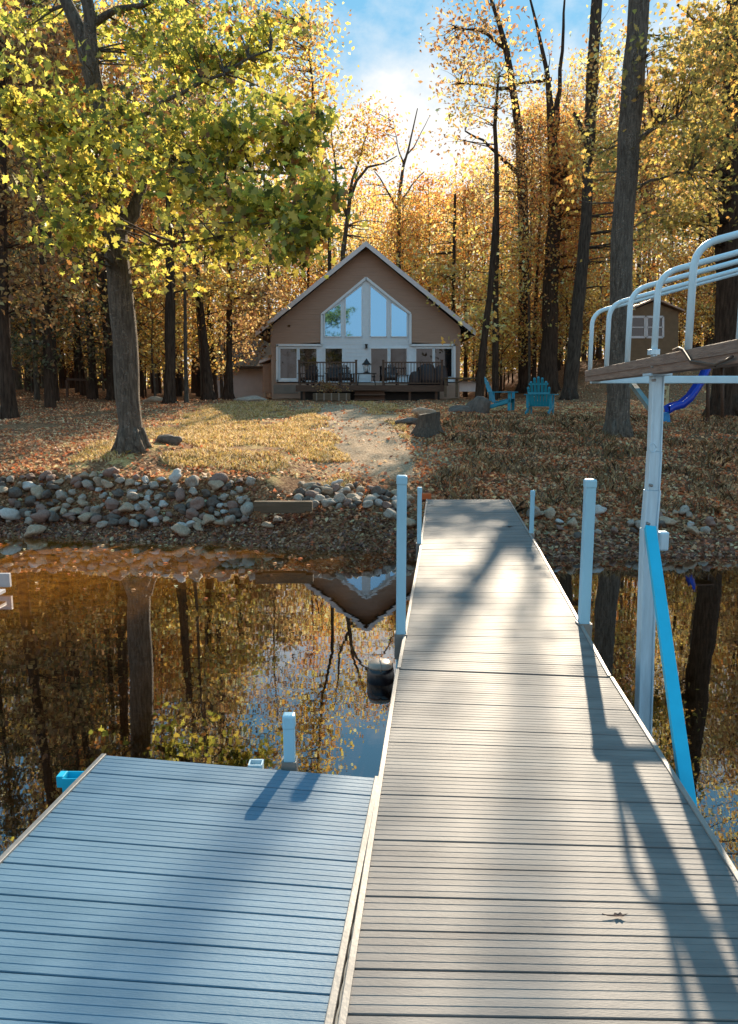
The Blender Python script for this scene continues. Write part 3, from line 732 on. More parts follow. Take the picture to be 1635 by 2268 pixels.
wall.add([(xl, HY+DEP, GZ-.2), (xr, HY+DEP, GZ-.2), (xr, HY+DEP, ze_l), (pk_.x, HY+DEP, pk_.z), (xl, HY+DEP, ze_l)], [(0, 1, 2, 3, 4)])
wall.build('siding', M['siding'], cab)
# corner boards
for px in (603, 1017):
    mb = MB(); x = H(px, 800).x; mb.box((x, HY-.01, (GZ+ze_l)/2), (.09, .09, ze_l-GZ)); mb.build('corner_board', M['siding'], cab)
# roof
eL, eR, pkr = H(570, 737), H(1050, 735), H(811, 540)
for nm, e in (('roof', eL), ('roof', eR)):
    mb = MB(); thk = Vector((0, 0, -.16)); y0, y1 = HY-.55, HY+DEP+.4
    a, b = Vector((e.x, y0, e.z)), Vector((pkr.x, y0, pkr.z))
    mb.prism([a, b, b+thk, a+thk], (0, y1-y0, 0)); rf = mb.build(nm, M['roof'], cab)
    f = MB(); a2_, b2__ = a+Vector((0, -.035, .01)), b+Vector((0, -.035, .01)); fh = Vector((0, 0, -.235))
    f.prism([a2_, b2__, b2__+fh, a2_+fh], (0, .03, 0)); f.build('fascia', M['fascia'], cab)
    s = MB(); sgn = 1 if e is eL else -1
    so_ = Vector((0, .02, -.17)); wx = xl if e is eL else xr
    s.prism([Vector((e.x+.02*sgn, y0+.02, e.z-.18)), Vector((wx, y0+.02, e.z-.18)), Vector((wx, y0+.02, e.z-.20)), Vector((e.x+.02*sgn, y0+.02, e.z-.20))], (0, DEP, 0))
    s.build('soffit', M['soffit'], cab)
# white window wall, set 20 mm behind the trim
hpoly('window_wall', [(613, 846), (1009, 846), (1009, 763), (909, 763), (909, 695), (811, 615.5), (713, 697), (713, 763), (613, 763)], M['panel'], .03, .10)
# board lines on the panel + trims
tr_ = MB()
def tbar(x0, y0, x1, y1, wpx, dy=-.045, th_=.06):
    a, b = H(x0, y0, dy), H(x1, y1, dy); tr_.bar(a, b, th_, wpx*35.3/FPX, upv=(b-a).cross(Vector((0, 1, 0))))
for q in ((713, 764, 713.5, 696, 5), (713, 697, 811, 615.8, 5), (811, 615.8, 909, 695, 5), (909, 695, 909, 764, 5), (613, 764.5, 713, 764.5, 4.5), (909, 764.5, 1009, 764.5, 4.5), (614.5, 763, 614.5, 845, 5), (1006.5, 763, 1006.5, 838, 5), (613, 843, 660, 843, 5)):
    tbar(*q)
tr_.build('trim', M['trim'], cab)
mb = MB()
for py in np.linspace(752, 762, 3): mb.box(H(811, py, .024)-Vector((0, 0, 0)), (194*35.3/FPX, .01, .02))
for py in np.linspace(772, 846, 10):
    for x0, x1 in ((761, 819), (703, 719)): mb.box(H((x0+x1)/2, py, .024), ((x1-x0)*35.3/FPX, .01, .02))
mb.build('panel_battens', M['trim'], cab)
def window(nm, pts, gl, fw=2.2):
    f = MB(); n = len(pts)
    for i in range(n):
        (x0, y0), (x1, y1) = pts[i], pts[(i+1) % n]; a, b = H(x0, y0, .005), H(x1, y1, .005)
        f.bar(a, b, .05, fw*35.3/FPX, upv=(b-a).cross(Vector((0, 1, 0))))
    fo = f.build(nm, M['trim'], cab)
    g = MB(); P_ = [H(x, y, .018) for x, y in pts]; g.add(P_, [tuple(range(n))]); g.build('pane', gl, fo)
    return fo
for pts in ([(719, 746), (756, 746), (756, 671), (719, 692)], [(765, 746), (802, 746), (802, 631), (765, 660)], [(820, 746), (857, 746), (857, 662), (820, 632)], [(866, 746), (902, 746), (902, 693), (866, 669)]):
    window('window', pts, M['glass_up'])
for x0, x1, yb in ((620, 658.5, 839), (663, 702.5, 844), (720, 759, 846), (821, 859.5, 846), (864, 902, 832), (921, 959, 844), (962.5, 1001.7, 836)):
    window('window', [(x0, yb), (x1, yb), (x1, 771), (x0, 771)], M['glass'])
mb = MB(); a = H(811.7, 768, -.06); mb.box(a, (.1, .1, .16)); mb.box(a+Vector((0, -.02, .1)), (.14, .14, .03)); mb.build('wall_lamp', M['black'], cab, bevel=.01)
hpoly('foundation', [(604, 872), (660, 872), (660, 852), (604, 852)], M['siding_light'], -.045, .02)
# lean-to annex
hpoly('annex_wall', [(578, 870), (602.4, 870), (602.4, 800), (578, 806)], M['siding'], .6, 3)
mb = MB(); mb.prism([H(572, 798, .3), H(603, 788, .3), H(603, 793, .3), H(572, 804, .3)], (0, 3, 0)); mb.build('annex_roof', M['fascia'], cab)
# porch
por = empty('porch_deck', Vector((0, 32.5, 1.9)), 'raised dark wooden porch deck with railings and steps in front of the cabin', 'deck')
PY0, PY1 = 31.7, HY-.06
PX0, PX1 = at(657, 851, PY0).x, at(983, 851, PY0).x; PZ = at(820, 853, PY0).z
mb = MB(); nb = 22
for i in range(nb):
    y0 = PY0+(PY1-PY0)*i/nb; mb.box(((PX0+PX1)/2, y0+.07, PZ-.015), (PX1-PX0, .135, .03))
mb.build('floor_boards', M['porch'], por)
mb = MB(); mb.box(((PX0+PX1)/2, PY0-.03, PZ-.14), (PX1-PX0+.06, .04, .26)); mb.build('rim_board', M['porch'], por)
for i in range(6):
    mb = MB(); mb.box((PX0+.3+(PX1-PX0-.6)*i/5, PY0+.15, (PZ+1.6)/2-.1), (.1, .1, PZ-1.6)); mb.build('support_post', M['porch'], por)
mb = MB(); mb.box(((PX0+PX1)/2, PY0+1.2, 2.1), (PX1-PX0-.1, .05, .9)); mb.build('under_porch_shade', M['black'], por)  # black sheet standing in for the shade beneath the porch floor
def rail_sec(x0, x1):
    zt_ = at(800, 802.5, PY0).z; zb = PZ+.06
    mb = MB(); mb.box(((x0+x1)/2, PY0+.03, zt_), (x1-x0, .09, .05)); mb.box(((x0+x1)/2, PY0+.03, zb+.02), (x1-x0, .05, .05)); mb.build('handrail', M['porch'], por)
    mb = MB(); n = int((x1-x0)/.125)
    for i in range(1, n): mb.box((x0+(x1-x0)*i/n, PY0+.03, (zt_+zb)/2), (.028, .028, zt_-zb))
    mb.build('balusters', M['porch'], por)
    for x in (x0, x1):
        mb = MB(); mb.box((x, PY0+.03, (zt_+.08+PZ-.2)/2), (.09, .1, zt_+.08-PZ+.2)); mb.box((x, PY0+.03, zt_+.09), (.12, .12, .03)); mb.build('newel_post', M['porch'], por)
rail_sec(at(663, 820, PY0).x, at(789, 820, PY0).x); rail_sec(at(849, 820, PY0).x, at(979, 820, PY0).x)
for i in range(3):
    mb = MB(); x0, x1 = at(785, 870, PY0).x, at(853, 870, PY0).x; zz = PZ-.2*(i+1); mb.box(((x0+x1)/2, PY0-.2-.28*i, zz), (x1-x0, .28, .045)); mb.box(((x0+x1)/2, PY0-.08-.28*i, zz-.1), (x1-x0-.05, .02, .15)); mb.build('step', M['porch'], por)
# porch furniture
def onp(px, Y, dz=0): return Vector(((px-CX)/FPX*(Y*cP-(PZ-HC)*sP), Y, PZ+dz))
adirondack('porch_chair', onp(684, 33.0), R(-20), M['dark_wood'], 'dark porch chair at the left end of the railing', 'chair', 'dark chairs on the porch', .95)
adirondack('porch_chair', onp(739, 33.0), R(0), M['dark_wood'], 'dark porch chair second from the left behind the left railing', 'chair', 'dark chairs on the porch', .95)
adirondack('porch_chair', onp(768, 33.4), R(15), M['dark_wood'], 'dark porch chair at the right end of the left railing', 'chair', 'dark chairs on the porch', .95)
adirondack('porch_chair', onp(864, 33.0), R(-5), M['dark_wood'], 'dark porch chair just right of the steps', 'chair', 'dark chairs on the porch', .95)
cs = empty('covered_grill', onp(938, 33.2), 'dark covered grill and bench cushion behind the right railing', 'grill')
for k, (dx_, wx_, hz_) in enumerate(((-.35, .55, .62), (.15, .75, .95), (.75, .6, .88))):
    c_ = onp(938, 33.2)+Vector((dx_, 0, 0)); lathe([(wx_/2, 0), (wx_/2*1.02, hz_*.3), (wx_/2*.95, hz_*.7), (wx_/2*.7, hz_*.93), (wx_/2*.3, hz_)], c_, 14, sq=.2).build('cover', M['dark_wood'], cs)
def small_table(px, Y, wd, h, lab, nm='side_table', mt='black'):
    c_ = onp(px, Y); r = empty(nm, c_, lab, 'table')
    mb = MB(); mb.box(c_+Vector((0, 0, h)), (wd, wd*.7, .035)); mb.build('tabletop', M[mt], r)
    for sx in (-1, 1):
        for sy in (-1, 1):
            mb = MB(); mb.tube([c_+Vector((sx*wd*.38, sy*wd*.25, h)), c_+Vector((sx*wd*.45, sy*wd*.3, 0))], .018, 6); mb.build('leg', M[mt], r)
    return c_
c_ = small_table(812, 32.5, .85, .50, 'small black table at the top of the porch steps')
ln = empty('lantern', c_+Vector((0, 0, .52)), 'dark metal lantern standing on the small table above the steps', 'lantern')
b0 = c_+Vector((0, 0, .52))
lathe([(.15, 0), (.15, .03), (.06, .05), (.05, .08)], b0, 12).build('base', M['black'], ln)
mb = MB()
for k in range(4):
    a = k*math.pi/2+.4; mb.tube([b0+Vector((.11*math.cos(a), .11*math.sin(a), .06)), b0+Vector((.17*math.cos(a), .17*math.sin(a), .36))], .012, 5)
mb.build('frame', M['black'], ln); lathe([(.07, .07), (.10, .35)], b0, 8).build('glass_body', M['trim'], ln)
lathe([(.20, .36), (.20, .39), (.11, .46), (.10, .50), (.05, .56), (.015, .62)], b0, 12).build('cap', M['black'], ln)
small_table(893, 33.2, .5, .45, 'low dark side table between the chair and the covered grill')
small_table(706, 33.3, .5, .42, 'low dark side table between the two left porch chairs')
# planter box on the ground before the porch
pb = on_g(735, 30.4); pbx = empty('planter_box', pb, 'low wooden planter box with dry plants left of the porch steps', 'planter')
mb = MB(); mb.box(pb+Vector((0, 0, .16)), (1.5, .4, .30)); 
mb.build('box', M['timber'], pbx, bevel=.01)
for k in range(5):
    mb = MB(); mb.box(pb+Vector((-.6+.3*k, -.21, .16)), (.05, .03, .3)); mb.build('cleat', M['siding_light'], pbx)
cl = clumps_in([(pb.x, pb.y, pb.z+.55, .8, .25, .28, 60)], 1); cc_, nn_, ss_ = leaves_from(cl, 8, .06, .08); leaf_mesh('dry_plants', cc_, nn_, ss_, PAL['brown'], M['leaf_dull'], pbx)
# low counter at right of the porch
ct = empty('garden_counter', on_g(1022, 31.5), 'low grey wooden counter with an arched front right of the porch', 'counter')
def Q(px, py, Y): return at(px, py, Y)
mb = MB(); a, b = Q(984, 838, 31.4), Q(1066, 838, 31.4); mb.box((a+b)/2, (b.x-a.x, .7, .06)); mb.build('countertop', M['timber'], ct)
mb = MB()
for px in (987, 1012, 1058): p_ = Q(px, 852, 31.2); mb.box(p_+Vector((0, 0, -.12)), (.1, .1, .8))
pts = [Q(1012+46*k/8, 848-7*math.sin(math.pi*k/8), 31.15) for k in range(9)]; mb.tube(pts, .035, 6); mb.build('frame', M['timber'], ct)
mb = MB(); p_ = Q(1037, 856, 31.5); mb.box(p_, (.72, .04, .42)); mb.build('panel', M['fascia'], ct)

# garage behind the trees at the left
ga = empty('garage', on_g(520, 41), 'white walled garage with a brown roof partly behind trunks left of the cabin', 'garage')
def GP(px, py, dy=0): p_ = at(px, py, 41); return Vector((p_.x, 41+dy, p_.z))
mb = MB(); mb.prism([GP(466, 900), GP(590, 900), GP(590, 815), GP(466, 815)], (0, 6, 0)); mb.build('wall', M['garage'], ga)
mb = MB(); mb.prism([GP(455, 817, -.4), GP(600, 817, -.4), GP(600, 812, -.4), GP(455, 812, -.4)], (0, .06, 0)); mb.prism([GP(455, 814, -.4), GP(600, 814, -.4), GP(600, 745, 3.5), GP(470, 745, 3.5)], (0, .02, .06)); mb.build('roof', M['soffit'], ga)
mb = MB()
for k in range(1, 5): mb.box(GP(528, 815+k*17, -.012), (2.6, .01, .03))
mb.box(GP(495, 857, -.01), (.04, .012, 2)); mb.box(GP(561, 857, -.01), (.04, .012, 2)); mb.build('garage_door', M['garage'], ga)
# shed on the right
SY = 36.0; sh = empty('garden_shed', on_g(1450, SY), 'olive brown garden shed with a double white window on the rise', 'shed')
def S(px, py, dy=0): p_ = at(px, py, SY); return Vector((p_.x, SY+dy, p_.z))
base_y = 822
mb = MB(); mb.prism([S(1392, base_y), S(1503, base_y), S(1503, 690), S(1448, 668), S(1392, 690)], (0, 3.2, 0))
zz = S(1392, base_y).z
while zz < S(1392, 692).z: mb.box((S(1447.5, 700).x, SY-.008, zz), (S(1503, 700).x-S(1392, 700).x, .012, .02)); zz += .14
mb.build('wall', M['shed'], sh)
mb = MB()
for a, b in (((1384, 691), (1448, 664)), ((1512, 691), (1448, 664))):
    A_, B_ = S(*a, -.25), S(*b, -.25); mb.prism([A_, B_, B_+Vector((0, 0, .08)), A_+Vector((0, 0, .08))], (0, 3.7, 0))
mb.build('roof', M['siding'], sh)
for x0, x1 in ((1393, 1428), (1432, 1468)):
    mb = MB(); 
    for q in ((x0, 702, x1, 702), (x0, 747, x1, 747), (x0, 702, x0, 747), (x1, 702, x1, 747), (x0, 725, x1, 725)):
        a, b = S(q[0], q[1], -.03), S(q[2], q[3], -.03); mb.bar(a, b, .05, .10 if q[1] != 725 or q[3] != 725 else .05, upv=(b-a).cross(Vector((0, 1, 0))))
    f = mb.build('window', M['fascia'], sh); g = MB(); g.add([S(x0, 747, -.02), S(x1, 747, -.02), S(x1, 702, -.02), S(x0, 702, -.02)], [(0, 1, 2, 3)]); g.build('pane', M['glass'], f)
# blue slide
sl_ = empty('play_slide', on_g(1510, 20), 'dark blue plastic play slide beside a cream ladder panel', 'slide')
mb = MB(); cpts = [(1478, 912), (1490, 905), (1510, 900), (1528, 885), (1540, 868), (1555, 845), (1568, 815)]
P3 = [at(x, y, 19.5+.1*i) for i, (x, y) in enumerate(cpts)]
vs = []
for i, p_ in enumerate(P3):
    wv = Vector((.05, .42, .0)); u = Vector((-.05, 0, .14))
    vs += [p_-wv*.5+u, p_-wv*.5, p_+wv*.5, p_+wv*.5+u, p_+wv*.5+Vector((0, .03, .14)), p_+wv*.5+Vector((0, .03, -.04)), p_-wv*.5+Vector((0, -.03, -.04)), p_-wv*.5+Vector((0, -.03, .14))]
mb.add(vs, [(i*8+j, i*8+(j+1) % 8, (i+1)*8+(j+1) % 8, (i+1)*8+j) for i in range(len(P3)-1) for j in range(8)], 0, True); mb.build('chute', M['slide'], sl_)
mb = MB(); a = at(1478, 925, 19.4); mb.prism([a+Vector((-.10, 0, -.13)), a+Vector((.10, 0, -.13)), a+Vector((.06, 0, .14)), a+Vector((-.03, 0, .14))], (0, .3, 0)); mb.build('foot', M['cyan_cloth'], sl_, bevel=.02)
mb = MB(); x0, x1 = at(1462, 880, 20.6), at(1478, 880, 20.6)
zt_, zb_ = at(1470, 855, 20.6).z, at(1470, 905, 20.6).z; yy = 20.6
xa, xb = x0.x, x1.x
for (za, zb2) in ((zb_, zb_+.1), (zb_+.28, zb_+.36), (zt_-.1, zt_)): mb.box(((xa+xb)/2, yy, (za+zb2)/2), (xb-xa, .06, zb2-za))
for x in (xa, xb): mb.box((x, yy, (zt_+zb_)/2), (.07, .06, zt_-zb_))
mb.build('ladder', M['yellow'], sl_, bevel=.01)
mb = MB()
mb.tube([at(1568, 815, 20.2), on_g(1568, 20.2)], .05, 8); mb.tube([at(1600, 815, 20.6), on_g(1600, 20.6)], .05, 8); mb.box(at(1584, 812, 20.4), (.6, .5, .06)); mb.build('platform', M['porch'], sl_)
# lumber post, low rail left
a = on_g(247, 31); mb = MB(); mb.box(a+Vector((0, 0, .85)), (.17, .12, 1.75)); tag(mb.build('lumber_post', M['lumber'], bevel=.01), 'upright yellow lumber board beside the trunk left of the oak', 'post')
a, b = on_g(150, 30.5), on_g(240, 30.5); rr = empty('low_rail', a, 'low reddish wooden rail on posts in the woods at left', 'rail')
mb = MB(); mb.bar(a+Vector((0, 0, .72)), b+Vector((0, 0, .72)), .05, .09); mb.build('top_rail', M['porch'], rr)
for q in (a, a.lerp(b, .5), b):
    mb = MB(); mb.box(q+Vector((0, 0, .33)), (.08, .08, .72)); mb.build('post', M['porch'], rr)
a = on_g(-3, 14.2); mb = MB(); mb.tube([a, a+Vector((0, 0, .42))], .035, 8); mb.tube([a+Vector((0, 0, .42)), a+Vector((0, 0, .45))], .042, 8); tag(mb.build('marker_post', mat('navy_post', (.03, .05, .12))), 'short dark blue post at the left edge of the grass', 'post')

# ------------------------------------------------------------------ hero trees
TS = math.tan(SUN_EL); TA = math.tan(SUN_AZ)
def shade_keep(c):
    """thin the leaves that would stand between the sun and the dock or the lawn"""
    def land(z0):
        d = (c[:, 2]-z0)/TS*math.cos(SUN_AZ); return c[:, 0]-d*TA, c[:, 1]-d
    x, y = land(.64); dock = (x > -2.6) & (x < 1.9) & (y > -1.5) & (y < 7.7)
    x, y = land(1.3); lawn = (x > -6.5) & (x < 2.4) & (y > 11.5) & (y < 27) & (c[:, 1] > 20)
    x, y = land(0.); shoal = (x > -7) & (x < 0) & (y > 4.5) & (y < 11) & (c[:, 1] > 20)
    u = RNG.uniform(size=len(c))
    return ~((dock & (u > .36)) | (lawn & (u > .12)) | (shoal & (u > .3)))
def hero(name, label, path, Y, barkm, blobs=(), limbs=(), pal='gold', per=16, spread=.35, lsize=.16, leafm='leaf', shape='diamond', base_flare=1.18, twigs=.5, cat='tree', group=None, seed=1, thin=True):
    """path: [(px,py,width px)] from the ground up at distance Y (or (px,py,w,Y))"""
    random.seed(seed)
    pts = []; rad = []
    for q in path:
        y_ = q[3] if len(q) > 3 else Y; P_ = at(q[0], q[1], y_); pts.append(P_); rad.append(q[2]/2*P_.y/FPX)
    g_ = hgt(pts[0].x, pts[0].y); pts[0].z = g_+.02
    root = empty(name, Vector((pts[0].x, pts[0].y, g_)), label, cat, group)
    tb_ = MB()
    # resample
    full = [pts[0]-Vector((0, 0, .3)), pts[0], pts[0]+(pts[1]-pts[0])*min(.25, .35/max(.1, (pts[1]-pts[0]).length))]; fr_ = [rad[0]*base_flare*1.5, rad[0]*base_flare, rad[0]*1.02]
    for i in range(1, len(pts)):
        n_ = max(2, int((pts[i]-pts[i-1]).length/.5)); s0 = full[-1] if i == 1 else pts[i-1]; r0 = fr_[-1] if i == 1 else rad[i-1]
        for k in range(1, n_+1):
            q = s0.lerp(pts[i], k/n_); q += Vector((random.uniform(-1, 1), random.uniform(-1, 1), 0))*rad[i]*.10*(k < n_); full.append(q); fr_.append((r0+(rad[i]-r0)*k/n_)*random.uniform(.96, 1.05))
    tb_.tube(full, fr_, 14 if rad[0] > .15 else 8, jit=.05)
    if rad[0] > .2:
        for k in range(6):  # root flare
            a = k*1.05+random.uniform(-.2, .2); b0 = pts[0]
            tb_.tube([b0+Vector((math.cos(a)*rad[0]*.75, math.sin(a)*rad[0]*.75, rad[0]*1.5)), b0+Vector((math.cos(a)*rad[0]*1.12, math.sin(a)*rad[0]*1.12, rad[0]*.35)), b0+Vector((math.cos(a+.2)*rad[0]*1.7, math.sin(a+.2)*rad[0]*1.7, -.12))], [rad[0]*.26, rad[0]*random.uniform(.2, .34), rad[0]*.10], 7, jit=.12)
    ends = []
    for lm in limbs:
        lp_ = [at(q[0], q[1], q[3] if len(q) > 3 else Y) for q in lm]; lr = [max(.008, q[2]/2*p_.y/FPX) for q, p_ in zip(lm, lp_)]
        ff = [lp_[0]]; rr_ = [lr[0]]
        for i in range(1, len(lp_)):
            for k in range(1, 4): ff.append(lp_[i-1].lerp(lp_[i], k/3)+Vector((random.uniform(-1, 1), random.uniform(-1, 1), random.uniform(-1, 1)))*.04*(k < 3)*(lp_[i]-lp_[i-1]).length); rr_.append(lr[i-1]+(lr[i]-lr[i-1])*k/3)
        tb_.tube(ff, rr_, 7); ends += ff[2:]
    wpts = full[len(full)//3:]+ends
    if len(blobs):
        B = []
        for (px, py, y_, rx, ry, n_) in blobs:   # pixel centre, distance, pixel radii
            c_ = at(px, py, y_); s_ = y_/FPX; B.append((c_.x, c_.y, c_.z, rx*s_, max(rx, ry)*s_*.8, ry*s_, n_))
        cl = clumps_in(B, per)
        if thin: cl = cl[shade_keep(cl)]
        for c_ in cl:
            if random.random() < twigs:
                c_ = Vector(c_); j = min(range(len(wpts)), key=lambda k: (wpts[k]-c_).length+max(0, wpts[k].z-c_.z)*1.5)
                a = wpts[j]; l_ = (c_-a).length
                if l_ > .3: tb_.tube(wobble(a, c_, 4, .09), [min(.05, .012+.009*l_), .010+.005*l_, .008+.003*l_, .006, .004], 4, cap=False)
        tb_.build('trunk', barkm, root)
        c3, n3, s3 = leaves_from(cl, per, spread, lsize)
        leaf_mesh('crown', c3, n3, s3, PAL[pal], M[leafm], root, shape)
    else: tb_.build('trunk', barkm, root)
    return root
OAKY = 14.0
hero('oak_tree', 'big oak with grey trunk and yellow green leaves rising from the left bank', [(294, 1000, 57), (290, 940, 52), (280, 820, 53), (272, 700, 52), (262, 600, 48), (256, 500, 46), (246, 420, 38), (236, 330, 33), (222, 240, 34), (200, 150, 33), (178, 70, 29), (150, 10, 26), (115, -60, 21)], OAKY, M['bark_grey'],
  blobs=[(130, 270, 13.5, 150, 80, 62), (300, 300, 13, 160, 110, 62), (500, 300, 12.5, 160, 100, 72), (650, 310, 12, 100, 70, 60), (180, 400, 13, 130, 70, 40), (430, 420, 12, 160, 90, 52), (570, 460, 11.5, 130, 60, 60), (660, 530, 11, 80, 65, 48), (715, 450, 11, 55, 80, 44), (450, 130, 14, 180, 110, 90), (330, 50, 14.5, 160, 80, 55), (590, 90, 14, 90, 100, 34), (170, 510, 12.5, 90, 70, 30), (40, 230, 13.5, 110, 80, 34), (340, 570, 14, 130, 70, 20), (480, 550, 13.5, 140, 60, 30), (60, 60, 15, 130, 80, 22)],
  limbs=[[(262, 510, 40), (296, 470, 30), (316, 410, 20), (330, 362, 14, 13.6), (420, 360, 10, 13.2), (520, 372, 8, 12.8), (640, 385, 5, 12.3)], [(330, 362, 9, 13.6), (430, 372, 6, 13), (540, 430, 5, 12), (640, 500, 4, 11.2)], [(222, 240, 30), (205, 140, 28, 13.8), (200, 60, 26, 13.7), (190, -40, 24, 13.6)],
         [(230, 300, 16), (330, 250, 10, 13.5), (450, 180, 7, 13.4), (600, 110, 4, 13.2)], [(240, 330, 14), (150, 290, 9, 13.6), (40, 260, 5, 13.5)], [(300, 560, 10), (330, 545, 7, 13.8), (420, 535, 5, 13.4), (500, 520, 3, 13)], [(178, 70, 20), (260, 20, 12), (400, -10, 8), (520, -40, 5)]],
  pal='yellowgreen', per=12, spread=.17, lsize=.145, leafm='leaf', shape='lobed', twigs=.4, seed=3)
hero('leaning_tree', 'dark leaning trunk directly behind the big oak on its left', [(255, 890, 30), (252, 800, 30), (240, 700, 28), (228, 600, 26), (218, 480, 22), (205, 300, 18), (195, 120, 14)], 30, M['bark_dark'], blobs=[(200, 200, 29, 110, 120, 60)], pal='orange', per=20, spread=.5, lsize=.2, seed=4)
hero('tall_tree', 'tall straight grey trunk crossing the canopy rails at right', [(1366, 968, 52), (1370, 880, 46), (1372, 760, 46), (1376, 600, 46), (1383, 450, 46), (1393, 300, 46), (1404, 150, 44), (1416, 0, 42), (1422, -60, 40)], 17, M['bark_grey'],
  blobs=[(1480, 180, 16.5, 120, 150, 60), (1550, 350, 17, 90, 120, 45), (1300, 360, 19, 90, 90, 26)], limbs=[[(1390, 330, 12), (1440, 290, 8), (1520, 240, 5)], [(1384, 430, 10), (1440, 400, 6), (1530, 380, 4)]], pal='olive', per=20, spread=.28, lsize=.12, twigs=.5, shape='lobed', seed=5)
hero('tall_tree', 'thick dark trunk at the right edge behind the nearest canopy rail', [(1603, 905, 56), (1608, 800, 50), (1614, 600, 50), (1620, 400, 50), (1626, 200, 48), (1634, 40, 44), (1640, -60, 40)], 22, M['bark_dark'],
  blobs=[(1560, 60, 20, 110, 90, 40), (1530, 300, 20, 110, 130, 60), (1500, 480, 21, 90, 90, 40), (1600, 150, 19, 70, 120, 34)], limbs=[[(1618, 250, 12), (1560, 225, 9), (1490, 250, 6), (1430, 290, 4)], [(1615, 130, 10), (1560, 60, 7), (1500, 10, 5)]], pal='olive', per=22, spread=.32, lsize=.135, shape='lobed', seed=6)
hero('forked_tree', 'dark trunk that forks high above the blue chairs', [(1213, 862, 44), (1218, 740, 34), (1222, 600, 32), (1228, 480, 28), (1232, 400, 26), (1222, 280, 18), (1212, 160, 9), (1190, 60, 6), (1165, -40, 3)], 34, M['bark_dark'],
  blobs=[(1250, 420, 33, 110, 90, 60), (1330, 480, 34, 110, 90, 60), (1140, 100, 33, 90, 80, 24), (1260, 560, 34, 120, 60, 45), (1260, 300, 33, 90, 70, 26)],
  limbs=[[(1232, 430, 24), (1246, 390, 20), (1262, 340, 16)], [(1224, 300, 18), (1240, 200, 9), (1248, 60, 6), (1255, -40, 3)], [(1226, 500, 18), (1250, 400, 14), (1275, 330, 10)], [(1222, 175, 8), (1150, 185, 5), (1100, 200, 3)]], pal='orange', per=30, spread=.42, lsize=.15, leafm='leaf_warm', seed=7)
hero('tall_tree', 'slim dark trunk between the two blue chairs', [(1160, 862, 24), (1160, 760, 22), (1160, 640, 20), (1158, 500, 20), (1156, 400, 19), (1150, 290, 17), (1136, 200, 15), (1122, 110, 12), (1105, 50, 9), (1085, -10, 6)], 38, M['bark_dark'],
  blobs=[(1040, 160, 38, 95, 60, 34), (1010, 330, 38, 75, 70, 42), (1090, 60, 38, 100, 60, 44), (1000, 110, 40, 60, 90, 26), (1000, 230, 42, 50, 50, 24), (1070, 420, 38, 100, 90, 50), (1080, 250, 38, 90, 70, 34)], limbs=[[(1154, 390, 10), (1110, 350, 7), (1070, 310, 5), (1030, 290, 3)], [(1136, 200, 8), (1080, 190, 5), (1020, 185, 3)], [(1122, 110, 8), (1070, 70, 5), (1010, 60, 3)]], pal='brown', per=14, spread=.5, lsize=.22, seed=8)
hero('tall_tree', 'pair trunk rising just right of the forked tree', [(1262, 850, 30), (1272, 760, 28), (1285, 640, 26), (1296, 520, 24), (1302, 400, 22), (1306, 300, 24), (1312, 150, 24), (1322, 0, 22), (1326, -50, 20)], 30, M['bark'],
  blobs=[(1340, 330, 30, 100, 110, 50), (1380, 560, 31, 100, 80, 45), (1340, 120, 29, 90, 90, 26)], limbs=[[(1303, 330, 12), (1290, 290, 10), (1270, 250, 7)]], pal='gold', per=28, spread=.45, lsize=.15, seed=9)
hero('tall_tree', 'thin straight trunk left of the slim chair tree with amber leaves', [(1098, 850, 14), (1098, 640, 13), (1100, 480, 12), (1100, 360, 10), (1096, 280, 8), (1104, 170, 5)], 33, M['bark_dark'], blobs=[(1090, 560, 33, 110, 80, 60), (1060, 640, 34, 100, 60, 50), (1020, 520, 34, 90, 70, 50), (1100, 400, 33, 80, 80, 36), (1110, 200, 33, 100, 80, 60), (1030, 260, 33, 60, 60, 22)], pal='gold', per=28, spread=.45, lsize=.16, seed=10)
hero('leaning_tree', 'slim leaning trunk just right of the cabin roof', [(1062, 842, 20), (1072, 760, 15), (1085, 660, 13), (1093, 560, 12), (1096, 480, 8)], 29, M['bark_dark'], blobs=[(1060, 700, 30, 70, 60, 28)], pal='gold', per=14, spread=.4, lsize=.2, seed=11)
hero('spreading_tree', 'bare grey tree with spreading limbs right of the cabin peak', [(882, 600, 11, 48), (884, 500, 10, 48), (884, 440, 8, 48), (893, 370, 6, 48), (905, 330, 4, 48), (925, 240, 2, 48)], 48, M['bark_pale'],
  blobs=[(880, 440, 47, 80, 50, 60), (860, 300, 48, 80, 50, 26), (920, 500, 46, 70, 50, 70), (830, 420, 48, 60, 60, 44)], limbs=[[(884, 470, 5), (862, 430, 4), (845, 400, 3), (830, 380, 2)], [(886, 450, 5), (912, 410, 3), (940, 380, 2)], [(895, 370, 4), (880, 320, 2), (872, 270, 1)], [(893, 360, 4), (925, 310, 2), (950, 260, 1)]], pal='orange', per=28, spread=.7, lsize=.19, leafm='leaf_warm', seed=12)
hero('spreading_tree', 'curving pale trunk left of the cabin peak bending right', [(757, 640, 13, 46), (760, 560, 11, 46), (768, 500, 9, 46), (775, 440, 8, 46), (790, 400, 6, 46), (815, 370, 5, 46), (850, 362, 3, 46), (880, 345, 2, 46)], 46, M['bark_pale'],
  blobs=[(790, 340, 46, 80, 50, 44), (780, 460, 47, 60, 60, 40), (830, 490, 48, 80, 50, 60), (800, 270, 46, 60, 30, 14)], limbs=[[(770, 480, 8), (745, 420, 6), (740, 340, 4), (728, 260, 2)], [(775, 430, 7), (800, 340, 4), (815, 280, 2)]], pal='gold', per=26, spread=.7, lsize=.19, seed=13)
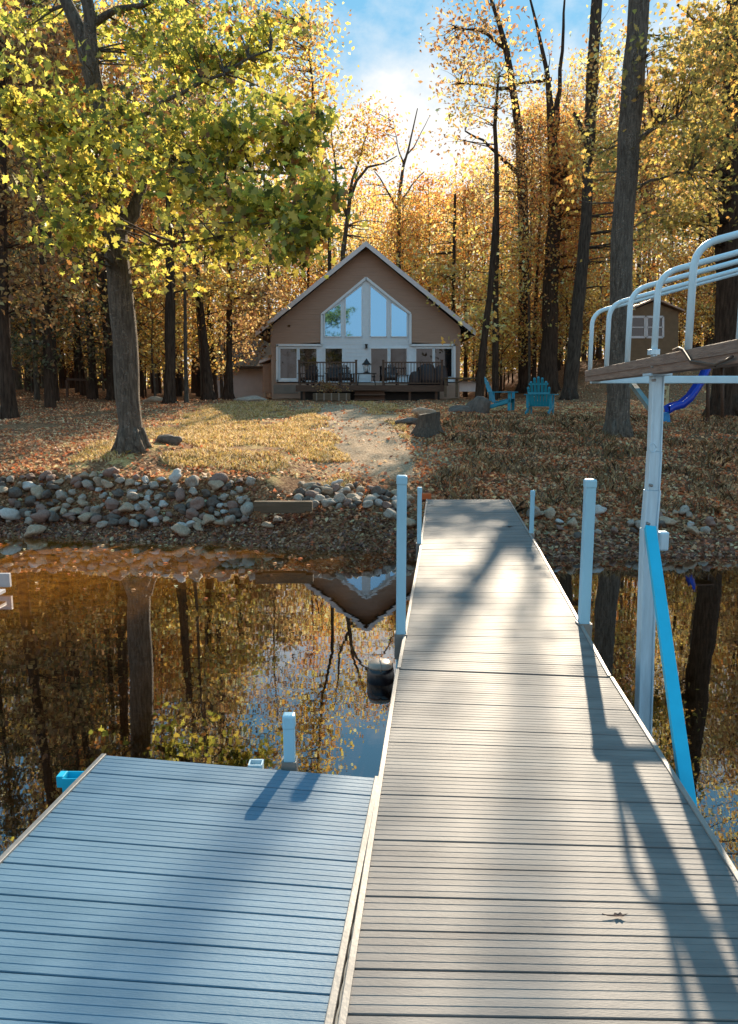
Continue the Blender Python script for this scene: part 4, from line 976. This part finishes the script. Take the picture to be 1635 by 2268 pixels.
hero('straight_tree', 'dark straight trunk in the woods midway between oak and garage', [(376, 888, 24), (377, 760, 22), (378, 650, 21), (376, 560, 18), (374, 400, 14)], 28, M['bark_dark'], blobs=[(380, 620, 29, 90, 60, 26), (420, 480, 29, 110, 100, 50)], pal='gold', per=16, spread=.5, lsize=.2, seed=14)
hero('leaning_tree', 'leaning slim trunk left of the garage wall', [(462, 886, 26), (455, 790, 18), (446, 700, 14), (438, 620, 12), (430, 480, 9)], 31, M['bark_dark'], blobs=[(480, 620, 31, 100, 70, 44), (520, 500, 31, 100, 80, 44)], pal='gold', per=16, spread=.5, lsize=.2, seed=15)
hero('straight_tree', 'slim dark trunk standing in front of the garage wall', [(506, 884, 22), (508, 800, 14), (508, 700, 13), (508, 600, 11), (512, 450, 8)], 33, M['bark_dark'], blobs=[(560, 640, 33, 90, 70, 55), (560, 720, 34, 60, 40, 24), (600, 560, 33, 80, 70, 34)], pal='brown', per=16, spread=.45, lsize=.19, seed=16)
hero('straight_tree', 'leafy trunk at the far left edge of the woods', [(22, 935, 34), (14, 820, 26), (8, 700, 24), (4, 500, 22), (2, 250, 18), (0, 50, 16)], 22, M['bark_dark'], blobs=[(60, 620, 22, 110, 110, 50), (60, 120, 22, 110, 120, 70), (30, 430, 22, 90, 110, 40)], pal='brown', per=16, spread=.4, lsize=.17, leafm='leaf_dull', seed=17)
hero('straight_tree', 'dark trunk second from the left edge of the woods', [(120, 900, 22), (118, 800, 18), (110, 640, 16), (104, 480, 16), (106, 300, 14), (100, 100, 12)], 28, M['bark_dark'], blobs=[(130, 640, 28, 100, 90, 50), (110, 120, 27, 120, 120, 80)], pal='orange', per=16, spread=.5, lsize=.2, leafm='leaf_warm', seed=18)
hero('straight_tree', 'tall trunk with pale golden crown beside the sky gap at left', [(728, 720, 9, 44), (730, 560, 8, 44), (728, 430, 7, 44), (700, 300, 6, 44), (690, 160, 5, 44), (680, 60, 4, 44)], 44, M['bark'], blobs=[(670, 90, 43, 55, 110, 60), (640, 220, 43, 70, 90, 70), (690, 300, 44, 45, 80, 40), (700, 200, 44, 40, 70, 26), (690, 60, 44, 40, 60, 22), (560, 60, 43, 80, 90, 60)], pal='gold', per=12, spread=.7, lsize=.25, leafm='leaf', seed=19)
hero('straight_tree', 'thin trunk with yellow leaves behind the right roof slope', [(1003, 760, 9), (1005, 620, 8), (1006, 560, 7), (1008, 430, 5)], 42, M['bark_dark'], blobs=[(1000, 590, 42, 80, 90, 110), (960, 540, 44, 70, 70, 70), (1030, 460, 42, 70, 70, 50)], pal='gold', per=14, spread=.7, lsize=.26, seed=20)

# ------------------------------------------------------------------ forest prototypes
def proto_tree(kind, seed):
    random.seed(seed); global RNG; RNG = np.random.default_rng(seed)
    if kind == 'tall': Ht, r0, cb_, cr, ncl, per, sp_, ls = random.uniform(18, 21), .17, .42, 3.2, 150, 26, .52, .165
    elif kind == 'mid': Ht, r0, cb_, cr, ncl, per, sp_, ls = random.uniform(12, 14), .12, .14, 2.7, 150, 28, .46, .16
    elif kind == 'sap': Ht, r0, cb_, cr, ncl, per, sp_, ls = random.uniform(4.5, 6), .045, .18, 1.8, 90, 26, .35, .14
    elif kind == 'pole': Ht, r0, cb_, cr, ncl, per, sp_, ls = random.uniform(13, 16), .09, .50, 2.0, 80, 26, .45, .15
    elif kind == 'conifer': Ht, r0, cb_, cr, ncl, per, sp_, ls = 15, .16, .10, 2.6, 260, 26, .30, .14
    tb_ = MB(); lean = Vector((random.uniform(-.06, .06), random.uniform(-.04, .04), 0)); n_ = 12
    tp = [Vector((0, 0, -.3))]+[Vector((0, 0, 0))+lean*(Ht*(k/n_)**1.3)+Vector((math.sin(k*.7+seed)*.12, math.cos(k*.9+seed)*.1, 0))*(k/n_)+Vector((0, 0, Ht*.97*k/n_)) for k in range(n_+1)]
    tr2 = [r0*1.5, r0*1.25]+[r0*(1-.86*k/n_) for k in range(1, n_+1)]
    tb_.tube(tp, tr2, 8, jit=.06)
    cl = []
    nl = 26 if kind != 'sap' else 12
    for i in range(nl):
        f = cb_+(1-cb_)*(i+.5)/nl; k = min(n_, int(f*n_)+1); p0 = tp[k]; p0 = Vector((p0.x, p0.y, Ht*.97*f))
        a = i*2.4+random.uniform(-.5, .5)
        prof = math.sin(math.pi*min(1, (f-cb_)/(1-cb_)*.85+.15))**.7 if kind != 'conifer' else (1.05-(f-cb_)/(1-cb_))
        L_ = cr*prof*random.uniform(.6, 1.15); rise = random.uniform(.25, .9) if kind != 'conifer' else -.12
        e = p0+Vector((math.cos(a)*L_, math.sin(a)*L_, L_*rise))
        tb_.tube(wobble(p0, e, 5, .07), [max(.012, r0*.30*(1-f*.6)), .03, .022, .016, .01, .006], 5, cap=False)
        for j in range(max(1, ncl//nl)):
            t_ = random.uniform(.3, 1.1) if kind != 'conifer' else random.uniform(.15, 1.05); c_ = p0.lerp(e, t_)+Vector((random.gauss(0, 1), random.gauss(0, 1), random.gauss(0, .6)))*L_*.20; cl.append(c_)
            if random.random() < .35: tb_.tube([p0.lerp(e, min(1, t_*.8)), c_], [.012, .005], 3, cap=False)
    cl = np.array([tuple(c_) for c_ in cl])
    c3, n3, s3 = leaves_from(cl, per, sp_, ls)
    palk = {'tall': 'gold', 'mid': 'orange', 'sap': 'gold', 'pole': 'brown', 'conifer': 'conifer'}[kind]
    return tb_, c3, n3, s3, palk
PR = {}
for kind, n_ in (('tall', 3), ('mid', 3), ('sap', 3), ('pole', 2), ('conifer', 1)):
    for k in range(n_):
        for pal in {'tall': ('gold', 'brown'), 'mid': ('gold', 'orange'), 'sap': ('gold', 'brown'), 'pole': ('brown',), 'conifer': ('conifer',)}[kind]:
            if (k + len(pal)) % 2 and kind in ('tall', 'mid', 'sap') and k > 0 and pal == 'brown': pass
            tb_, c3, n3, s3, _ = proto_tree(kind, 100+k*7+len(kind))
            root = bpy.data.objects.new('proto', None)
            tr_o = tb_.build('trunk', M['bark_pale'] if kind == 'pole' or k == 1 else M['bark_dark']); cr_o = leaf_mesh('crown', c3, n3, s3, PAL[pal], M['leaf' if pal != 'orange' else 'leaf_warm'])
            PR.setdefault((kind, pal), []).append((tr_o.data, cr_o.data))
            bpy.data.objects.remove(tr_o); bpy.data.objects.remove(cr_o)
random.seed(41); RNG = np.random.default_rng(41)
KN = {'tall': ('forest_tree', 'tall forest tree'), 'mid': ('understory_tree', 'mid height tree'), 'sap': ('sapling', 'low leafy sapling'), 'pole': ('slender_tree', 'slender pole tree'), 'conifer': ('conifer', 'sparse dark conifer')}
PN = {'gold': 'with golden leaves', 'brown': 'with brown leaves', 'orange': 'with orange leaves', 'conifer': 'with dark boughs'}
def plant(kind, pal, x, y, s=1.0, zs=1.0):
    me_t, me_c = random.choice(PR[(kind, pal)])
    side_ = 'left of the cabin' if x < -4.5 else ('behind the cabin' if x < 4.6 else 'right of the cabin')
    dist = 'at the wood edge' if y < 36 else ('in the middle woods' if y < 47 else 'deep in the woods')
    lab = f'{KN[kind][1]} {PN[pal]} {dist} {side_}'
    r = empty(KN[kind][0], (x, y, hgt(x, y, False)), lab, 'sapling' if kind == 'sap' else 'tree', f'{KN[kind][1]}s {side_}', random.uniform(0, 6.28))
    r.scale = (s, s, s*zs)
    for nm, me in (('trunk', me_t), ('crown', me_c)):
        o = bpy.data.objects.new(nm, me); C.objects.link(o); o.parent = r
placedT = []
def ok(x, y, dmin):
    if xl-1.5 < x < xr+1.5 and 29 < y < HY+DEP+1.5: return False
    if -9.5 < x < -4 and 39.5 < y < 48.5: return False
    if 11 < x < 17 and 34 < y < 41: return False
    return all((x-a)**2+(y-b)**2 > dmin**2 for a, b in placedT)
def scatter(kind, pals, n, y0, y1, fx, dmin, smin=.85, smax=1.15, cap=True):
    k = 0; tr = 0
    while k < n and tr < 6000:
        tr += 1
        y = random.uniform(y0, y1); x = fx(y)
        if not ok(x, y, dmin): continue
        s = random.uniform(smin, smax); Ht = {'tall': 20, 'mid': 13, 'sap': 5.5, 'pole': 15, 'conifer': 15}[kind]*s
        px = CX+FPX*x/(y*cP)
        if 690 < px < 965:     # keep the sky gap over the cabin
            lim = y*math.tan(R(15.5)); 
            if Ht > lim: s *= lim/Ht; Ht = lim
        # leave the sun's way to the dock and the lawn
        for (ox0, ox1, oy, oz) in ((-2.2, 1.7, 7.3, .6), (-6, 1.2, 20, 1.6), (-6, -1, 10, 0.)):
            dd = y-oy
            if ox0-2 < x-dd*TA < ox1+2:
                zmax = oz+dd/math.cos(SUN_AZ)*TS-1.2-hgt(x, y, False)
                if Ht > zmax: s *= zmax/Ht; Ht = zmax
        if Ht < 3.5 and kind != 'sap': continue
        if kind in ('tall', 'pole') and s < .6: kind2 = 'mid'; pal = random.choice(['gold', 'orange']); s = min(1.1, Ht/13)
        else: kind2 = kind; pal = random.choice(pals)
        plant(kind2, pal, x, y, s); placedT.append((x, y)); k += 1
W = lambda y: .52*y+3
scatter('tall', ['gold', 'gold', 'brown'], 24, 33, 58, lambda y: -random.uniform(5, W(y)), 2.0)
scatter('tall', ['gold'], 15, 36, 58, lambda y: random.uniform(5.5, W(y)), 2.0)
scatter('mid', ['gold', 'orange'], 14, 32, 56, lambda y: -random.uniform(5, W(y)), 1.5)
scatter('mid', ['gold', 'orange'], 14, 36, 56, lambda y: random.uniform(5.5, W(y)), 1.5)
scatter('mid', ['gold', 'orange'], 12, 46, 60, lambda y: random.uniform(-5, 5.5), 1.8)
scatter('pole', ['brown'], 26, 28.5, 56, lambda y: -random.uniform(6, W(y)), 1.0)
scatter('pole', ['brown'], 20, 33, 56, lambda y: random.uniform(6, W(y)), 1.0)
scatter('sap', ['gold', 'brown'], 40, 30, 52, lambda y: -random.uniform(6, W(y)), 1.0)
scatter('sap', ['gold', 'gold', 'brown'], 34, 34, 52, lambda y: random.uniform(5.5, W(y)), 1.0)
scatter('conifer', ['conifer'], 5, 25, 33, lambda y: -random.uniform(10.5, 16), 2.0, .8, 1.1)

# far woods: reads as one mass
def woods(name, y0, y1, x0f, x1f, ntr, nleaf, pal, htop):
    tb_ = MB()
    for _ in range(ntr):
        y = random.uniform(y0, y1); x = random.uniform(x0f(y), x1f(y)); g_ = hgt(x, y, False); r_ = random.uniform(.08, .2); hh = random.uniform(.7, 1)*htop(x, y)
        tb_.tube([(x, y, g_), (x+random.uniform(-.3, .3), y, g_+hh*.5), (x+random.uniform(-.8, .8), y, g_+hh)], [r_, r_*.75, r_*.3], 5, cap=False)
    n = nleaf//22; cl = []
    for _ in range(n):
        y = random.uniform(y0, y1); x = random.uniform(x0f(y), x1f(y)); h_ = htop(x, y)
        cl.append((x, y, hgt(x, y, False)+.3+random.random()**1.3*h_))
    cl = np.array(cl); c3, n3, s3 = leaves_from(cl, 22, .8, .36)
    o = leaf_mesh(name, c3, n3, s3, PAL[pal], M['leaf'])
    # join trunks into the same mesh
    t_o = tb_.build('tmp', M['bark_dark'])
    import bmesh
    bm = bmesh.new(); bm.from_mesh(o.data); nf = len(bm.faces); bm.from_mesh(t_o.data); bm.faces.ensure_lookup_table()
    for f in bm.faces[nf:]: f.material_index = 1; f.smooth = True
    bm.to_mesh(o.data); bm.free(); o.data.materials.append(M['bark_dark']); bpy.data.objects.remove(t_o)
    return o
def htp(x, y):
    px = CX+FPX*x/(y*cP)
    if 690 < px < 965: return y*math.tan(R(13.5))+1
    return y*math.tan(R(15))
o = woods('distant_woods', 62, 92, lambda y: -.62*y, lambda y: .62*y, 260, 130000, 'gold', htp); tag(o, 'mass of far golden woods behind the cabin and trees', 'woods', kind='stuff')
o = woods('far_shore_woods', -190, -175, lambda y: -140, lambda y: 140, 120, 26000, 'brown', lambda x, y: 19); tag(o, 'wooded far shore across the lake behind the viewer', 'woods', kind='stuff')

# ------------------------------------------------------------------ ground cover
def gz(xs_, ys_): return np.array([hgt(float(a), float(b)) for a, b in zip(xs_, ys_)])
def region(n, f):
    P_ = []
    while len(P_) < n:
        y = 10+18*random.random()**1.5 if random.random() < .85 else random.uniform(20, 34); x = random.uniform(-.55*y-1, .55*y+1)
        if f(x, y): P_.append((x, y))
    return np.array(P_)
def cover(name, pts, size, pal, shape, lab, cat, matn, up, zoff=.0, sv=(.6, 1.4), extra=None):
    z = gz(pts[:, 0], pts[:, 1])+zoff; n = len(pts); cen = np.column_stack([pts, z])
    a = RNG.normal(size=(n, 3))
    if shape == 'blade':
        # normals horizontal so the blade's long axis stands
        pass
    a[:, 2] += up; a /= np.linalg.norm(a, axis=1)[:, None]
    o = leaf_mesh(name, cen, a, RNG.uniform(*sv, n)*size, PAL[pal], M[matn], shape=shape, extra=extra); tag(o, lab, cat, kind='stuff'); return o
PAL['shore'] = [((.26,.12,.075),4), ((.40,.24,.17),3), ((.12,.06,.045),4), ((.36,.13,.07),2), ((.55,.40,.28),1)]
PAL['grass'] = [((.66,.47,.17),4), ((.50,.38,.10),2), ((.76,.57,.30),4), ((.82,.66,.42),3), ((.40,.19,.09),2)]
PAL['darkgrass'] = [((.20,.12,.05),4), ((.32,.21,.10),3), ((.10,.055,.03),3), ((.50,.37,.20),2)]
def blades(name, pts, h, pal, lab, lean=.5):
    n = len(pts); z = gz(pts[:, 0], pts[:, 1])-.01; base = np.column_stack([pts, z])
    ang = RNG.uniform(0, 2*np.pi, n); wv = np.column_stack([np.cos(ang), np.sin(ang), np.zeros(n)])
    ln_ = RNG.normal(size=(n, 2))*lean; hh = RNG.uniform(.5, 1.3, n)*h
    tip = base+np.column_stack([ln_[:, 0]*hh, ln_[:, 1]*hh, hh]); midp = base+np.column_stack([ln_[:, 0]*hh*.25, ln_[:, 1]*hh*.25, hh*.6])
    wd = RNG.uniform(.004, .009, n)[:, None]*(1+pts[:, 1:2]*.05)
    V = np.stack([base-wv*wd, base+wv*wd, midp+wv*wd*.8, tip, midp-wv*wd*.8], 1)
    k = 5; me = bpy.data.meshes.new(name); me.vertices.add(n*k); me.vertices.foreach_set('co', V.reshape(-1).astype(np.float32)); me.loops.add(n*k); me.loops.foreach_set('vertex_index', np.arange(n*k, dtype=np.int32))
    me.polygons.add(n); me.polygons.foreach_set('loop_start', np.arange(0, n*k, k, dtype=np.int32))
    cols = np.array([c for c, q in PAL[pal]]); pr_ = np.array([q for c, q in PAL[pal]], float); pr_ /= pr_.sum()
    base_c = cols[RNG.choice(len(cols), n, p=pr_)]*RNG.uniform(.7, 1.3, (n, 1)); ca = me.color_attributes.new('leafcol', 'FLOAT_COLOR', 'POINT')
    rgba = np.ones((n, k, 4), np.float32); rgba[:, :, :3] = base_c[:, None, :]; ca.data.foreach_set('color', rgba.reshape(-1))
    me.materials.append(M['blade']); me.update(calc_edges=True); me.validate(); o = bpy.data.objects.new(name, me); C.objects.link(o); tag(o, lab, 'grass', kind='stuff')
def q_of(x, y): return y-yw_(x)
lawn = lambda x, y: q_of(x, y) > (1.75 if x > -2.3 else 1.95) and x < .9-.0*y and abs(x-(2.2-.13*y)) > .75+.3*mnoise.noise(Vector((x, y, 1))) and y < 29 and x > -.5*y and mnoise.noise(Vector((x*.6, y*.6, 2))) > -.18 and not (x < -5.6)
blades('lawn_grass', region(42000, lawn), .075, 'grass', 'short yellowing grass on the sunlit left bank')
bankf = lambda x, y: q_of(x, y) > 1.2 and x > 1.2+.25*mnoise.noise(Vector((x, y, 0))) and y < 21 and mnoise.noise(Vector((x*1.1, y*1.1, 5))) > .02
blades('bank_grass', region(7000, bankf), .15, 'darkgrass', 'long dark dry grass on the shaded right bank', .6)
lit = lambda x, y: q_of(x, y) > (.5 if random.random() < .8 else 0) and not (-5.4 < x < 1.5 and 13 < y < 28 and random.random() < .72) and not (abs(x-(2.2-.13*y)) < .5 and random.random() < .7) and (y > 24 or mnoise.noise(Vector((x*.5, y*.5, 7))) > -.25 or q_of(x, y) < 1.3) and not (xl < x < xr and y > 30)
bl = lambda x, y: q_of(x, y) > 1.1 and x > .8 and y < 24
cover('bank_litter', region(24000, bl), .07, 'litter', 'diamond', 'brown leaves lying on the slope right of the path', 'leaf litter', 'blade', 1.2, .015, extra=np.array([[1.1, .95, .82]]))
cover('leaf_litter', region(56000, lit), .07, 'litter', 'diamond', 'fallen brown leaves covering the banks and woodland floor', 'leaf litter', 'blade', 1.6, .015)
rim = np.array([(x, yw_(x)+random.uniform(-.05, .75)) for x in [random.uniform(-8, 8) for _ in range(9000)]])
cover('shore_debris', rim, .06, 'shore', 'diamond', 'reddish leaf debris washed up along the waterline', 'leaf litter', 'blade', 1.4, .01)
wl_ = np.array([(x, yw_(x)-random.random()**2*3) for x in [random.uniform(-6, -.5) for _ in range(160)]])
cen = np.column_stack([wl_, np.full(len(wl_), .006)]); nn_ = np.tile(np.array([[.02, .02, 1.0]]), (len(wl_), 1)); nn_ += RNG.normal(size=nn_.shape)*.03; nn_ /= np.linalg.norm(nn_, axis=1)[:, None]
o = leaf_mesh('floating_leaves', cen, nn_, RNG.uniform(.04, .08, len(wl_)), PAL['litter'], M['blade']); tag(o, 'fallen leaves floating in the shallows near the shore', 'leaf litter', kind='stuff')
print('objects', len(bpy.data.objects))
